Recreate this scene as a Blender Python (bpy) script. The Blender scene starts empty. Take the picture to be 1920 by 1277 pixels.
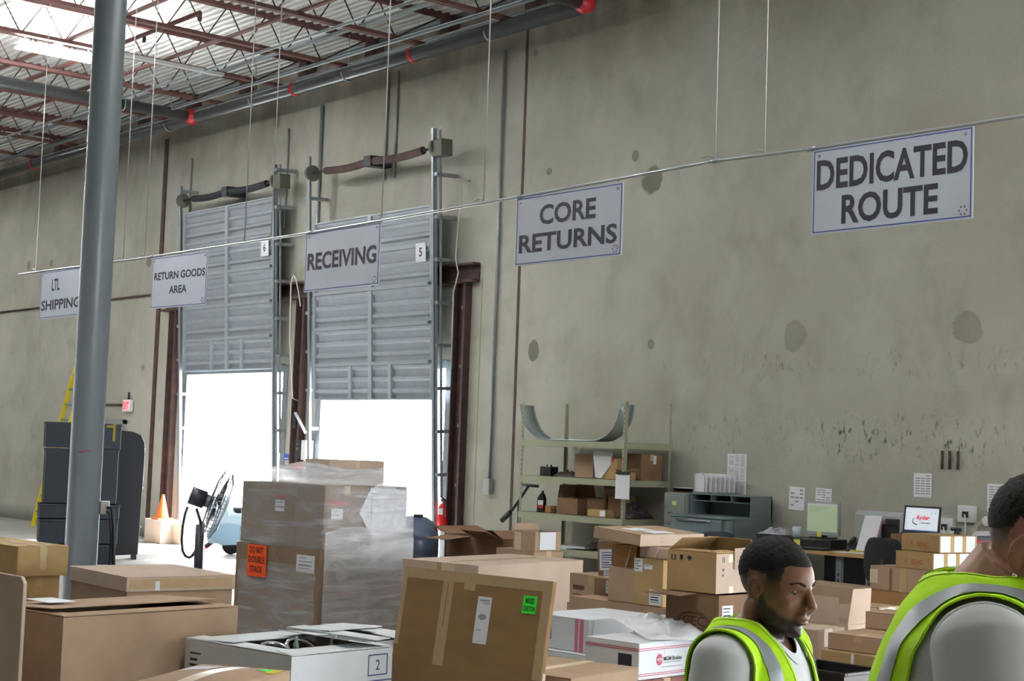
import bpy, bmesh, math, random
import numpy as np
from mathutils import Vector, Matrix, noise
random.seed(7)
SC = bpy.context.scene
COL = SC.collection
PI = math.pi
def rad(a): return math.radians(a)

# ------------------------------------------------------------------ camera
FPX = 2940.5; YAW, PITCH, ROLL = rad(50.2), rad(4.06), rad(2.05); EYE = 1.85
WALL_Y = 13.887
FW = Vector((-math.sin(YAW)*math.cos(PITCH), math.cos(YAW)*math.cos(PITCH), math.sin(PITCH)))
_r = Vector((math.cos(YAW), math.sin(YAW), 0)); _u = _r.cross(FW)
RT = _r*math.cos(ROLL) + _u*math.sin(ROLL); UP = RT.cross(FW)
cam = bpy.data.cameras.new('camera'); camo = bpy.data.objects.new('camera', cam); COL.objects.link(camo)
cam.sensor_width = 36; cam.lens = FPX/1920*36; cam.clip_end = 500
camo.matrix_world = Matrix(((RT.x, UP.x, -FW.x, 0), (RT.y, UP.y, -FW.y, 0), (RT.z, UP.z, -FW.z, EYE), (0, 0, 0, 1)))
SC.camera = camo
def ray(px, py): return FW + RT*((px-960)/FPX) - UP*((py-638.5)/FPX)
def onz(px, py, z): d = ray(px, py); return Vector((0, 0, EYE)) + d*((z-EYE)/d.z)
def ony(px, py, y): d = ray(px, py); return Vector((0, 0, EYE)) + d*(y/d.y)
def atd(px, py, t): return Vector((0, 0, EYE)) + ray(px, py)*t

# ------------------------------------------------------------------ light
w = bpy.data.worlds.new('overcast sky'); SC.world = w; w.use_nodes = True
bg = w.node_tree.nodes['Background']; bg.inputs[0].default_value = (0.92, 0.96, 1.0, 1); bg.inputs[1].default_value = 32.0
SC.view_settings.view_transform = 'Standard'; SC.view_settings.look = 'None'
SC.view_settings.exposure = -0.93; SC.view_settings.gamma = 1.0
SC.view_settings.use_curve_mapping = False
try:
    SC.cycles.use_denoising = True
    SC.cycles.max_bounces = 10; SC.cycles.transparent_max_bounces = 16
    SC.cycles.sample_clamp_indirect = 8
except Exception: pass
LAMP = 60.0            # strength of the fluorescent lenses
sun = bpy.data.lights.new('hazy sun', 'SUN'); sun.energy = 170; sun.angle = rad(4); suno = bpy.data.objects.new('hazy sun', sun); COL.objects.link(suno)
suno.rotation_euler = Vector((-.25, -.72, -.8)).to_track_quat('-Z', 'Y').to_euler()
def portal(name, x, z, sx, sz, side=None):
    l = bpy.data.lights.new(name, 'AREA'); l.shape = 'RECTANGLE'; l.size = sx; l.size_y = sz
    l.cycles.is_portal = True
    o = bpy.data.objects.new(name, l); COL.objects.link(o)
    o.location = (x, WALL_Y+0.3, z); o.rotation_euler = (rad(-90), 0, 0)
    if side: o.location = (side[0], side[1], z); o.rotation_euler = (rad(90), 0, rad(90))
for _x in (-19.8, -24.3, -3.3, 1.7, 6.5): portal('door_daylight', _x, 1.5, 3.4, 3.0)
for _y in (8.9,): portal('door_daylight', 0, 1.75, 3.4, 3.5, (9.25, _y))

# ------------------------------------------------------------------ materials
def lin(c):
    if isinstance(c, str): c = [int(c[i:i+2], 16)/255 for i in (0, 2, 4)]
    return tuple((x/12.92 if x <= .04045 else ((x+.055)/1.055)**2.4) for x in c) + (1.0,)
_M = {}
def mat(name, col, rough=.6, metal=0.0, var=0.0, scale=6.0, bump=0.0, bscale=80, emit=0, spec=None, col2=None, stretch=None):
    if name in _M: return _M[name]
    m = bpy.data.materials.new(name); m.use_nodes = True; nt = m.node_tree; N = nt.nodes; L = nt.links
    b = N['Principled BSDF']; c = lin(col)
    b.inputs['Base Color'].default_value = c; b.inputs['Roughness'].default_value = rough; b.inputs['Metallic'].default_value = metal
    if spec is not None: b.inputs['Specular IOR Level'].default_value = spec
    if emit:
        b.inputs['Emission Color'].default_value = c; b.inputs['Emission Strength'].default_value = emit
    tc = None
    if var or bump:
        tc = N.new('ShaderNodeTexCoord'); mp = N.new('ShaderNodeMapping'); L.new(tc.outputs['Object'], mp.inputs[0])
        if stretch: mp.inputs['Scale'].default_value = stretch
    if var:
        n = N.new('ShaderNodeTexNoise'); n.inputs['Scale'].default_value = scale; n.inputs['Detail'].default_value = 6
        L.new(mp.outputs[0], n.inputs['Vector'])
        r = N.new('ShaderNodeMix'); r.data_type = 'RGBA'
        r.inputs[6].default_value = c
        r.inputs[7].default_value = lin(col2) if col2 else tuple(x*(1-var) for x in c[:3])+(1,)
        mr = N.new('ShaderNodeMapRange'); mr.inputs[1].default_value = .35; mr.inputs[2].default_value = .68
        L.new(n.outputs[0], mr.inputs[0]); L.new(mr.outputs[0], r.inputs[0]); L.new(r.outputs[2], b.inputs['Base Color'])
    if bump:
        n2 = N.new('ShaderNodeTexNoise'); n2.inputs['Scale'].default_value = bscale; n2.inputs['Detail'].default_value = 3
        L.new(mp.outputs[0], n2.inputs['Vector'])
        bp = N.new('ShaderNodeBump'); bp.inputs['Strength'].default_value = bump; bp.inputs['Distance'].default_value = .01
        L.new(n2.outputs[0], bp.inputs['Height']); L.new(bp.outputs[0], b.inputs['Normal'])
    _M[name] = m; return m

KR = mat('kraft cardboard', 'ad937b', .85, var=.16, scale=3.5, bump=.12, bscale=150, spec=.2)
KR2 = mat('pinkish kraft cardboard', 'c6b1a0', .85, var=.12, scale=3, bump=.1, bscale=150, spec=.2)
KR3 = mat('dark kraft cardboard', '82664f', .85, var=.22, scale=4, bump=.12, bscale=150, spec=.2)
KR4 = mat('golden kraft cardboard', 'b39669', .8, var=.22, scale=3, bump=.12, bscale=150, spec=.25)
KR5 = mat('orange kraft cardboard', '9f744a', .8, var=.2, scale=3, bump=.1, bscale=150, spec=.25)
KRI = mat('carton inside', '8a6a48', .9, var=.1)
WHC = mat('white carton', 'e6ebf0', .55, var=.07, scale=5, bump=.05, bscale=120)
PAPER = mat('white paper', 'e8eaf0', .7)
TAPE = mat('packing tape', 'b79c74', .28, var=.1, scale=20)
TAPEP = mat('pale packing tape', 'd3c0a4', .3, var=.08, scale=20)
INK = mat('black ink', '23222c', .7)
SIGNINK = mat('sign lettering ink', '1e1b2c', .6)
BLUEINK = mat('blue ink', '3b4a86', .6)
FAINT = mat('faded grey ink', '9a9ca6', .8)
BRINK = mat('brown ink', '4a3426', .8)
REDINK = mat('red ink', 'b0253f', .6)
ORINK = mat('orange red ink', 'a6522a', .7)
PINKINK = mat('pink ink', 'c46a86', .7)
GREENST = mat('fluorescent green sticker', '35e63a', .5)
YELST = mat('yellow sticker', 'd8c42a', .5)
ORST = mat('fluorescent orange sticker', 'ff5a22', .5)
GALV = mat('galvanised steel', '9aa2a8', .45, .55, var=.12, scale=9)
DOORM = mat('ribbed door steel', '939ca4', .5, .25, var=.1, scale=5)
DOORF = mat('door stile steel', 'a2abb2', .45, .3, var=.08, scale=5)
RUSTY = mat('rust brown steel', '4a332e', .7, .1, var=.35, scale=6, bump=.15, bscale=40, col2='2e2220')
PRIMER = mat('red primer steel', '5a3a38', .6, .1, var=.25, scale=5)
JOIST = mat('brown painted joist', '5a3934', .6, .1, var=.25, scale=7)
DARKST = mat('dark steel', '33343a', .5, .5, var=.2)
CHROME = mat('chrome', 'c9ccd4', .15, 1.0)
PIPEM = mat('silver sprinkler pipe', '5f6365', .28, .7, var=.15, scale=3)
REDP = mat('red pipe fitting', 'b01c2c', .4)
COLM = mat('grey painted column', '5f686f', .33, 0, var=.1, scale=3, bump=.04, bscale=30)
BLACKP = mat('black plastic', '17181c', .45, var=.1)
NAVYP = mat('dark blue plastic', '1a212c', .75, spec=.2) if False else mat('dark blue plastic', '1c2430', .75, var=.15, scale=4)
GREYPL = mat('grey office plastic', '9ea4a6', .5)
CABM = mat('grey green cabinet steel', '8b9690', .45, .1, var=.08)
DESKM = mat('blue grey desk steel', '6d7b80', .45, .1, var=.1)
SHELFM = mat('pale green shelf steel', 'a3a88c', .5, .1, var=.1)
WOOD = mat('pine wood', 'b5925f', .6, var=.2, scale=4, stretch=(1, 8, 8))
YEL = mat('yellow fibreglass', 'd9c51e', .4)
ORANGE = mat('orange cone rubber', 'ef5a1e', .5)
REDX = mat('red enamel', 'c4161f', .3)
WHITEP = mat('white plastic', 'e4e6e8', .4)
WIRE = mat('steel wire', 'b4b6b4', .4, .6)
ROPE = mat('white rope', 'cfcfc4', .8)
SIGNM = mat('white sign board', 'b9c0cc', .45, var=.03)

# ------------------------------------------------------------------ mesh builder
class MB:
    def __init__(s): s.v = []; s.f = []; s.mi = []; s.sm = []
    def add(s, vs, fs, mi=0, smooth=False):
        o = len(s.v); s.v += [tuple(x) for x in vs]
        for f in fs: s.f.append(tuple(i+o for i in f)); s.mi.append(mi); s.sm.append(smooth)
        return s
    def box(s, x0, x1, y0, y1, z0, z1, mi=0, M=None):
        vs = [Vector((x, y, z)) for z in (z0, z1) for y in (y0, y1) for x in (x0, x1)]
        if M is not None: vs = [M @ v for v in vs]
        return s.add(vs, [(0, 2, 3, 1), (4, 5, 7, 6), (0, 1, 5, 4), (2, 6, 7, 3), (0, 4, 6, 2), (1, 3, 7, 5)], mi)
    def tube(s, pts, r, n=10, mi=0, cap=True, close=False):
        pts = [Vector(p) for p in pts]; k = len(pts)
        rs = r if isinstance(r, (list, tuple)) else [r]*k
        t0 = (pts[1]-pts[0]).normalized()
        a = Vector((0, 0, 1)) if abs(t0.z) < .9 else Vector((1, 0, 0))
        u = t0.cross(a).normalized(); vs = []
        for i, p in enumerate(pts):
            if close: t = pts[(i+1) % k]-pts[i-1]
            else: t = pts[min(i+1, k-1)]-pts[max(i-1, 0)]
            t.normalize(); u = (u - t*u.dot(t)).normalized(); w_ = t.cross(u)
            for j in range(n):
                q = 2*PI*j/n; vs.append(p + (u*math.cos(q)+w_*math.sin(q))*rs[i])
        fs = []
        for i in range(k if close else k-1):
            for j in range(n):
                A = i*n+j; B = i*n+(j+1) % n; i2 = (i+1) % k
                fs.append((A, B, i2*n+(j+1) % n, i2*n+j))
        s.add(vs, fs, mi, True)
        if cap and not close:
            o = len(s.v)-len(vs)
            s.f.append(tuple(o+j for j in reversed(range(n)))); s.mi.append(mi); s.sm.append(False)
            s.f.append(tuple(o+(k-1)*n+j for j in range(n))); s.mi.append(mi); s.sm.append(False)
        return s
    def lathe(s, prof, n=24, mi=0, M=None):
        vs = []; fs = []
        for (r, z) in prof:
            for j in range(n):
                q = 2*PI*j/n; v = Vector((r*math.cos(q), r*math.sin(q), z)); vs.append(M @ v if M is not None else v)
        for i in range(len(prof)-1):
            for j in range(n): fs.append((i*n+j, i*n+(j+1) % n, (i+1)*n+(j+1) % n, (i+1)*n+j))
        fs.append(tuple(reversed(range(n)))); fs.append(tuple((len(prof)-1)*n+j for j in range(n)))
        return s.add(vs, fs, mi, True)
    def ell(s, c, r, n=20, m=12, mi=0, M=None):
        vs = []; fs = []; c = Vector(c)
        for i in range(m+1):
            a = PI*i/m
            for j in range(n):
                q = 2*PI*j/n
                v = Vector((r[0]*math.sin(a)*math.cos(q), r[1]*math.sin(a)*math.sin(q), r[2]*math.cos(a)))
                if M is not None: v = M @ v
                vs.append(c+v)
        for i in range(m):
            for j in range(n): fs.append((i*n+j, (i+1)*n+j, (i+1)*n+(j+1) % n, i*n+(j+1) % n))
        return s.add(vs, fs, mi, True)
    def prism(s, poly, p0, ux, uy, un, th, mi=0):
        ux, uy, un, p0 = Vector(ux), Vector(uy), Vector(un), Vector(p0); n = len(poly)
        vs = [p0+ux*a+uy*b for a, b in poly]+[p0+ux*a+uy*b+un*th for a, b in poly]
        fs = [tuple(reversed(range(n))), tuple(range(n, 2*n))]+[(i, (i+1) % n, n+(i+1) % n, n+i) for i in range(n)]
        return s.add(vs, fs, mi)
    def sheet(s, fn, nu, nv, mi=0, smooth=True):
        vs = [fn(i/nu, j/nv) for j in range(nv+1) for i in range(nu+1)]
        fs = [(j*(nu+1)+i, j*(nu+1)+i+1, (j+1)*(nu+1)+i+1, (j+1)*(nu+1)+i) for j in range(nv) for i in range(nu)]
        return s.add(vs, fs, mi, smooth)
    def build(s, name, mats, parent=None, loc=None, bevel=0, solid=0, rot=None):
        me = bpy.data.meshes.new(name)
        o0 = Vector(loc) if loc is not None and parent is None else Vector((0, 0, 0))
        me.from_pydata([tuple(Vector(v)-o0) for v in s.v] if o0.length else s.v, [], s.f)
        if not isinstance(mats, (list, tuple)): mats = [mats]
        for m in mats: me.materials.append(m)
        me.polygons.foreach_set('material_index', s.mi); me.polygons.foreach_set('use_smooth', s.sm)
        bm = bmesh.new(); bm.from_mesh(me); bmesh.ops.recalc_face_normals(bm, faces=bm.faces)
        bm.to_mesh(me); bm.free(); me.update()
        o = bpy.data.objects.new(name, me); COL.objects.link(o)
        if loc is not None and parent is None: o.location = o0
        if parent is not None: o.parent = parent
        if bevel:
            b = o.modifiers.new('bevel', 'BEVEL'); b.width = bevel; b.segments = 2; b.limit_method = 'ANGLE'; b.angle_limit = rad(40)
        if solid:
            b = o.modifiers.new('solid', 'SOLIDIFY'); b.thickness = solid; b.offset = 0
        return o
def tag(o, label=None, cat=None, group=None, kind=None):
    if label: o['label'] = label
    if cat: o['category'] = cat
    if group: o['group'] = group
    if kind: o['kind'] = kind
    return o
def thing(name, label, cat, loc=(0, 0, 0), rz=0, group=None, rot=None):
    o = bpy.data.objects.new(name, None); COL.objects.link(o); o.empty_display_size = .1
    o.location = loc; o.rotation_euler = rot if rot else (0, 0, rad(rz))
    return tag(o, label, cat, group)
def copytree(o, loc=None, label=None, group=None):
    c = o.copy(); COL.objects.link(c)
    if loc is not None: c.location = loc
    if label: c['label'] = label
    if group: c['group'] = group
    for ch in list(o.children):
        d = ch.copy(); COL.objects.link(d); d.parent = c
        for g in list(ch.children):
            e = g.copy(); COL.objects.link(e); e.parent = d
    return c
def struct(mb, name, m, **k): return tag(mb.build(name, m, **k), kind='structure')

_T = {}
def textverts(s, bold):
    k = (s, bold)
    if k in _T: return _T[k]
    cu = bpy.data.curves.new('t', 'FONT'); cu.body = s; cu.size = 1; cu.offset = bold; cu.resolution_u = 3; cu.space_line = .9; cu.align_x = 'CENTER'
    ob = bpy.data.objects.new('t', cu); COL.objects.link(ob)
    dg = bpy.context.evaluated_depsgraph_get(); me = bpy.data.meshes.new_from_object(ob.evaluated_get(dg))
    V = np.array([v.co[:] for v in me.vertices]); F = [tuple(p.vertices) for p in me.polygons]
    bpy.data.objects.remove(ob); bpy.data.curves.remove(cu); bpy.data.meshes.remove(me)
    V = V[:, :2]; lo = V.min(0); hi = V.max(0); V = (V-lo)/np.maximum(hi-lo, 1e-6)
    _T[k] = (V, F); return _T[k]
def text_mb(mb, s, p0, ux, uy, w, h, bold=.0, mi=0):
    V, F = textverts(s, bold); p0, ux, uy = Vector(p0), Vector(ux), Vector(uy)
    mb.add([p0+ux*(a*w)+uy*(b*h) for a, b in V], F, mi)
    return mb
# ------------------------------------------------------------------ the setting
D = WALL_Y
def concrete_wall():
    m = bpy.data.materials.new('tilt up concrete'); m.use_nodes = True; nt = m.node_tree; N = nt.nodes; L = nt.links
    b = N['Principled BSDF']; b.inputs['Roughness'].default_value = .9; b.inputs['Specular IOR Level'].default_value = .2
    g = N.new('ShaderNodeNewGeometry'); pos = g.outputs['Position']
    def noise_(sc, det, scale=(1, 1, 1), rough=.55):
        mp = N.new('ShaderNodeMapping'); mp.inputs['Scale'].default_value = scale; L.new(pos, mp.inputs[0])
        n = N.new('ShaderNodeTexNoise'); n.inputs['Scale'].default_value = sc; n.inputs['Detail'].default_value = det; n.inputs['Roughness'].default_value = rough
        L.new(mp.outputs[0], n.inputs['Vector']); return n.outputs[0]
    def rng(x, a, c, lo=0.0, hi=1.0):
        r = N.new('ShaderNodeMapRange'); r.inputs[1].default_value = a; r.inputs[2].default_value = c; r.inputs[3].default_value = lo; r.inputs[4].default_value = hi
        L.new(x, r.inputs[0]); return r.outputs[0]
    def mth(op, a, c):
        q = N.new('ShaderNodeMath'); q.operation = op
        for i, x in enumerate((a, c)):
            if isinstance(x, (int, float)): q.inputs[i].default_value = x
            else: L.new(x, q.inputs[i])
        return q.outputs[0]
    def mix(f, a, c):
        q = N.new('ShaderNodeMix'); q.data_type = 'RGBA'; L.new(f, q.inputs[0])
        for i, x in ((6, a), (7, c)):
            if isinstance(x, str): q.inputs[i].default_value = lin(x)
            else: L.new(x, q.inputs[i])
        return q.outputs[2]
    col = mix(rng(noise_(.55, 5), .3, .7), 'bab9ae', 'a2a194')
    col = mix(rng(noise_(2.2, 6, (1, 1, .7)), .5, .75, 0, .55), col, '8f8e80')
    col = mix(rng(noise_(1.3, 4), .55, .75, 0, .5), col, 'c2c1b9')
    col = mix(rng(noise_(45, 2), .58, .75, 0, .35), col, '83816f')
    sp = N.new('ShaderNodeSeparateXYZ'); L.new(pos, sp.inputs[0])
    # scuffed band above the benches (pallet scrapes)
    scr = rng(noise_(1.0, 5, (16, 1, 7), .7), .55, .66)
    big = rng(noise_(1.1, 4, (1, 1, .6)), .38, .58)
    def hump(z0, hw, k):
        return mth('MULTIPLY', rng(mth('ABSOLUTE', mth('SUBTRACT', sp.outputs[2], z0), 0), hw, hw*.3), k)
    band = mth('MULTIPLY', mth('ADD', hump(2.95, .22, .55), hump(2.12, .34, 1.0)), rng(sp.outputs[0], -14.5, -12.8))
    col = mix(mth('MULTIPLY', mth('MULTIPLY', scr, big), mth('MULTIPLY', band, .95)), col, '3d3b33')
    # repaired / stained round patches
    wob = noise_(5, 3)
    for (x, z, rx, rz, k) in ((-16.2, 3.24, .13, .27, .8), (-14.02, 5.36, .22, .33, .75), (-11.64, 3.28, .2, .33, .35), (-9.36, 3.29, .22, .3, .35), (-16.0, 5.68, .08, .1, .6), (-14.33, 5.69, .08, .15, .6),
                              (-13.95, 3.26, .07, .12, .5), (-27.73, 5.26, .14, .17, .6), (-23.19, 7.38, .14, .25, .55), (-27.74, 3.21, .09, .12, .5), (-16.37, 7.39, .08, .1, .5), (-33.5, 5.6, .12, .2, .5), (-32.3, 5.55, .1, .15, .5)):
        dx = mth('DIVIDE', mth('SUBTRACT', sp.outputs[0], x), rx*.85); dz = mth('DIVIDE', mth('SUBTRACT', sp.outputs[2], z), rz*.58)
        rr = mth('ADD', mth('ADD', mth('MULTIPLY', dx, dx), mth('MULTIPLY', dz, dz)), mth('MULTIPLY', mth('SUBTRACT', wob, .5), 1.6))
        col = mix(rng(rr, 1.05, .75, 0, k), col, '5d5b4e')
    # rust washed from the joist pockets, deepened by painted light falloff under the roof
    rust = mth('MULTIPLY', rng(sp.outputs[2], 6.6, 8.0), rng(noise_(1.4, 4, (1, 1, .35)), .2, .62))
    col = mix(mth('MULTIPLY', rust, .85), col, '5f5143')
    # sooty dirt near the dock header and at the floor
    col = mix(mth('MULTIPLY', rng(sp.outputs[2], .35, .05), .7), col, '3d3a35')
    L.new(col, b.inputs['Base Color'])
    bp = N.new('ShaderNodeBump'); bp.inputs['Strength'].default_value = .25; bp.inputs['Distance'].default_value = .02
    L.new(noise_(14, 5), bp.inputs['Height']); L.new(bp.outputs[0], b.inputs['Normal'])
    return m
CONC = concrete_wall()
FLOORM = mat('worn concrete floor', 'aaa9a4', .45, var=.25, scale=.8, bump=.05, bscale=20)
YARD = mat('yard concrete', 'c8c8c4', .9, var=.1, scale=.5)
PLAIN = mat('plain concrete', '9b9985', .9, var=.15, scale=.7)

X0, X1, Y0, ZT = -50.0, 9.0, -14.0, 8.36
O5 = (-21.42, -18.12, 3.03); O6 = (-25.95, -22.6, 3.05); O3 = (-29.4, -28.35, 2.18)
wb = MB(); T = .28
xs = [X0]
for (a, c, h) in (O3, O6, O5, (-5.0, -1.6, 3.03), (0.0, 3.4, 3.03), (4.8, 8.2, 3.03)):
    wb.box(xs[-1], a, D, D+T, 0, ZT); wb.box(a, c, D, D+T, h, ZT); xs.append(c)
wb.box(xs[-1], X1, D, D+T, 0, ZT)
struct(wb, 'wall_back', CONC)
struct(MB().box(X0, X1, Y0, D+T, -.2, 0), 'floor', FLOORM)
struct(MB().box(X0-.3, X0, Y0, D+T, 0, ZT), 'wall_left', PLAIN)
wr = MB(); ys = Y0
for (a, c) in ((7.2, 10.6),): wr.box(X1, X1+.3, ys, a, 0, ZT); wr.box(X1, X1+.3, a, c, 3.5, ZT); ys = c
wr.box(X1, X1+.3, ys, D+T, 0, ZT)
struct(wr, 'wall_right', PLAIN)
struct(MB().box(X0-.3, X1+.3, Y0-.3, Y0, 0, ZT), 'wall_front', PLAIN)
struct(MB().box(X0-20, X1+45, Y0-5, D+45, -1.4, -1.2), 'ground', YARD)
# corrugated roof deck, flutes along the wall
DECKM = mat('white roof deck', 'f2f2ef', .5, var=.08, scale=.7)
def deck():
    mb = MB(); p = .14; y = Y0; prof = []
    while y < D-.02:
        prof += [(y, 8.25), (y+.045, 8.25), (y+.065, 8.31), (y+.12, 8.31)]; y += p
    vs = []; fs = []
    for (yy, z) in prof: vs += [(X0, yy, z), (X1, yy, z)]
    for i in range(len(prof)-1): fs.append((2*i, 2*i+1, 2*i+3, 2*i+2))
    mb.add(vs, fs); mb.box(X0, X1, Y0, D, 8.33, 8.36)
    return mb
struct(deck(), 'ceiling', DECKM)
struct(MB().box(X0, X1, D-.07, D-.001, 8.215, 8.25), 'trim_1', GALV)                                   # deck ledger
struct(MB().box(-16.585, -16.535, D-.006, D-.001, 0, 7.9), 'trim_2', RUSTY)                            # panel joint
struct(MB().box(-27.26, -27.14, D-.03, D-.001, 0, 7.6), 'trim_3', RUSTY)                               # wide panel joint
struct(MB().box(-17.38, -17.365, D-.005, D-.001, 0, 4.3), 'trim_4', PLAIN)
# dock frame steel
for i, (a, c) in enumerate(((-17.87, -17.6), (-22.13, -21.87), (-26.56, -26.29))):
    p = MB().box(a, c, D-.02, D-.001, 0, 4.24).box(a, a+.02, D-.12, D-.02, 0, 4.24).box(c-.05, c, D-.12, D-.02, 0, 4.24)
    for k in range(5): p.tube([(a+.12, D-.02, .5+k*.85), (a+.12, D-.045, .5+k*.85)], .03, 8, 1)
    struct(p, 'trim_%d' % (5+i), [RUSTY, GALV])
for i, (a, c) in enumerate(((-22.4, -17.43), (-26.88, -22.43))):
    struct(MB().box(a, c, D-.02, D-.001, 4.25, 4.53).box(a, c, D-.14, D-.02, 4.5, 4.53).box(a, c, D-.14, D-.02, 4.25, 4.29), 'trim_%d' % (8+i), RUSTY)
for i, (a, c, h) in enumerate((O5, O6)):
    p = MB()
    for x, s in ((a, -1), (c, 1)):
        p.box(min(x, x+s*.14), max(x, x+s*.14), D-.012, D-.001, 0, h+.1).box(x-.006, x+.006, D-.012, D+T, 0, h)
    p.box(a, c, D-.012, D-.001, h, h+.12)
    struct(p, 'trim_%d' % (10+i), GALV)

# ------------------------------------------------------------------ overhead doors
def overhead_door(name, x0, x1, z0, z1, number, nsec, trk):
    L_ = x1-x0; Hh = z1-z0
    r = thing(name, None, None, (x0, D-.17, z0), rot=(rad(3.0), 0, 0)); r['kind'] = 'structure'
    hs = [.56]+[(Hh-.56)/(nsec-1)]*(nsec-1); z = 0
    for k, h in enumerate(hs):
        mb = MB(); n = 3; ph = (h-.02)/n
        for i in range(n):          # trapezoid ribs
            a = z+.01+i*ph
            prof = [(0, a), (0, a+ph*.5), (-.034, a+ph*.66), (-.034, a+ph*.88), (0, a+ph)]
            for (ya, za), (yb, zb) in zip(prof, prof[1:]):
                mb.add([(0, ya, za), (L_, ya, za), (L_, yb, zb), (0, yb, zb)], [(0, 1, 2, 3)])
        mb.box(0, L_, .004, .02, z+.005, z+h-.005)
        sec = mb.build('section', DOORM, r)
        f = MB()
        f.box(0, L_, -.05, 0, z+.001, z+.026).box(0, L_, -.05, 0, z+h-.026, z+h-.001)
        f.build('rail', DOORF, sec)
        st = [(0, .07), (L_-.07, .07), (L_/2-.045, .09)]
        if k == 0: st += [(L_*.33-.04, .08), (L_*.66-.04, .08)]
        for (a, wd) in st: MB().box(a, a+wd, -.056, -.0, z+.026, z+h-.026).build('stile', DOORF, sec)
        z += h
    for zz in (.56, .56+hs[1], .56+2*hs[1]):
        MB().tube([(L_-.1, -.06, zz), (L_+.05, -.06, zz)], .022, 8).build('roller', DARKST, r)
    # number sheet taped on
    u = L_*.91-.12; v = {'5': 2.02, '6': 1.9}[number]
    p = MB().box(u, u+.25, -.062, -.058, v, v+.28).build('number_sheet', PAPER, r); p['label'] = 'white paper with the number %s' % number
    text_mb(MB(), number, (u+.085, -.0635, v+.08), (1, 0, 0), (0, 0, 1), .075, .13, .01).build('numeral', INK, p)
    # tracks, shaft and spring
    for side in (0, 1):
        x = -.05 if side == 0 else L_+.05; t = MB(); zt = trk-z0
        t.box(x-.03, x+.03, -.10, -.09, -z0+.02, zt).box(x-.03, x-.022, -.10, -.03, -z0+.02, zt)
        if side: t.box(x+.022, x+.03, -.10, -.03, -z0+.02, zt)
        t.build('track', GALV, r)
        b = MB(); k = 0
        zz = Hh+.4
        while zz > -1.2:
            yw = .15+zz*.052      # back to the wall
            b.box(x+.03 if side else x-.1, x+.10 if side else x-.03, -.09, yw-.01, zz, zz+.05); zz -= .62
        b.box(x+.06 if side else x-.1, x+.1 if side else x-.06, -.02, .0, -1.4, zt)
        b.build('track_bracket', GALV, r)
        MB().tube([(x-.02, -.03, zt-.28), (x+.04, -.03, zt-.28)], .13, 18).build('cable_drum', mat('olive grey steel', '5b5d54', .6, .3), r)
    MB().tube([(-.05, -.03, zt-.28), (L_+.1, -.03, zt-.28)], .018, 10).build('shaft', DARKST, r)
    sp = MB(); n = 90
    for a, c in ((.35, L_/2-.08), (L_/2+.08, L_-.25)):
        pts = []; rr = []
        for i in range(61):
            pts.append((a+(c-a)*i/60, -.03, zt-.28+.03*math.sin(PI*i/60)*(-1 if a < 1 else -1))); rr.append(.055+.006*(i % 2))
        sp.tube(pts, rr, 12)
    sp.build('torsion_spring', RUSTY if number == '5' else DARKST, r)
    MB().box(L_/2-.09, L_/2+.09, -.1, .30, zt-.36, zt-.2).build('centre_bracket', DARKST, r)
    MB().box(L_+.07, L_+.3, -.12, .08, zt-.42, zt-.18).build('chain_hoist', mat('olive grey steel', '5b5d54'), r)
    return r
overhead_door('door_1', -21.34, -18.13, 2.56, 5.40, '5', 5, 6.5)
overhead_door('door_2', -25.73, -22.57, 3.09, 5.98, '6', 5, 6.5)

# personnel door under the exit sign
r = thing('door_3', None, None, (-29.4, D-.02, 0)); r['kind'] = 'structure'
MB().box(.05, 1.0, .0, .05, .01, 2.12).build('door_leaf', mat('grey door paint', '7d8486', .5), r)
MB().box(-.05, .05, -.02, .2, 0, 2.2).box(1.0, 1.1, -.02, .2, 0, 2.2).box(-.05, 1.1, -.02, .2, 2.12, 2.22).build('door_frame', mat('grey frame', '8c9192', .5), r)
MB().box(.35, .8, -.06, 0, 1.98, 2.06).tube([(.5, -.06, 2.0), (.75, -.16, 2.0), (.95, -.03, 2.04)], .012, 6).build('door_closer', DARKST, r)
MB().box(.15, .9, -.05, 0, 1.0, 1.06).build('push_bar', GALV, r)

# ------------------------------------------------------------------ roof structure
def joist(k):
    x = -16.28-1.95*k; ya, yb = (1.5 if k < 3 else 4.0), 13.35
    j = thing('roof_joist', 'brown open-web roof joist, number %d from the right-hand end of the roof' % (k+2), 'joist', (x, yb, 7.7), group='open web roof joists')
    j['label'] = JL[k]
    L_ = yb-ya
    MB().box(-.055, -.008, -L_, .5, .49, .57).box(.008, .055, -L_, .5, .49, .57).build('top_chord', JOIST, j)
    MB().box(-.05, -.008, -L_, 0, 0, .055).box(.008, .05, -L_, 0, 0, .055).build('bottom_chord', JOIST, j)
    wb_ = MB(); y = -.55; up = False
    wb_.tube([(0, .25, .5), (0, -.55, .03)], .013, 6)
    while y > -L_+.7:
        wb_.tube([(0, y, .03), (0, y-.30, .5)], .011, 5); wb_.tube([(0, y-.34, .5), (0, y-.64, .03)], .011, 5); y -= .66
    wb_.build('web', RUSTY, j)
    MB().box(-.12, .12, .33, .53, .22, .49).build('bearing_seat', RUSTY, j)
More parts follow.
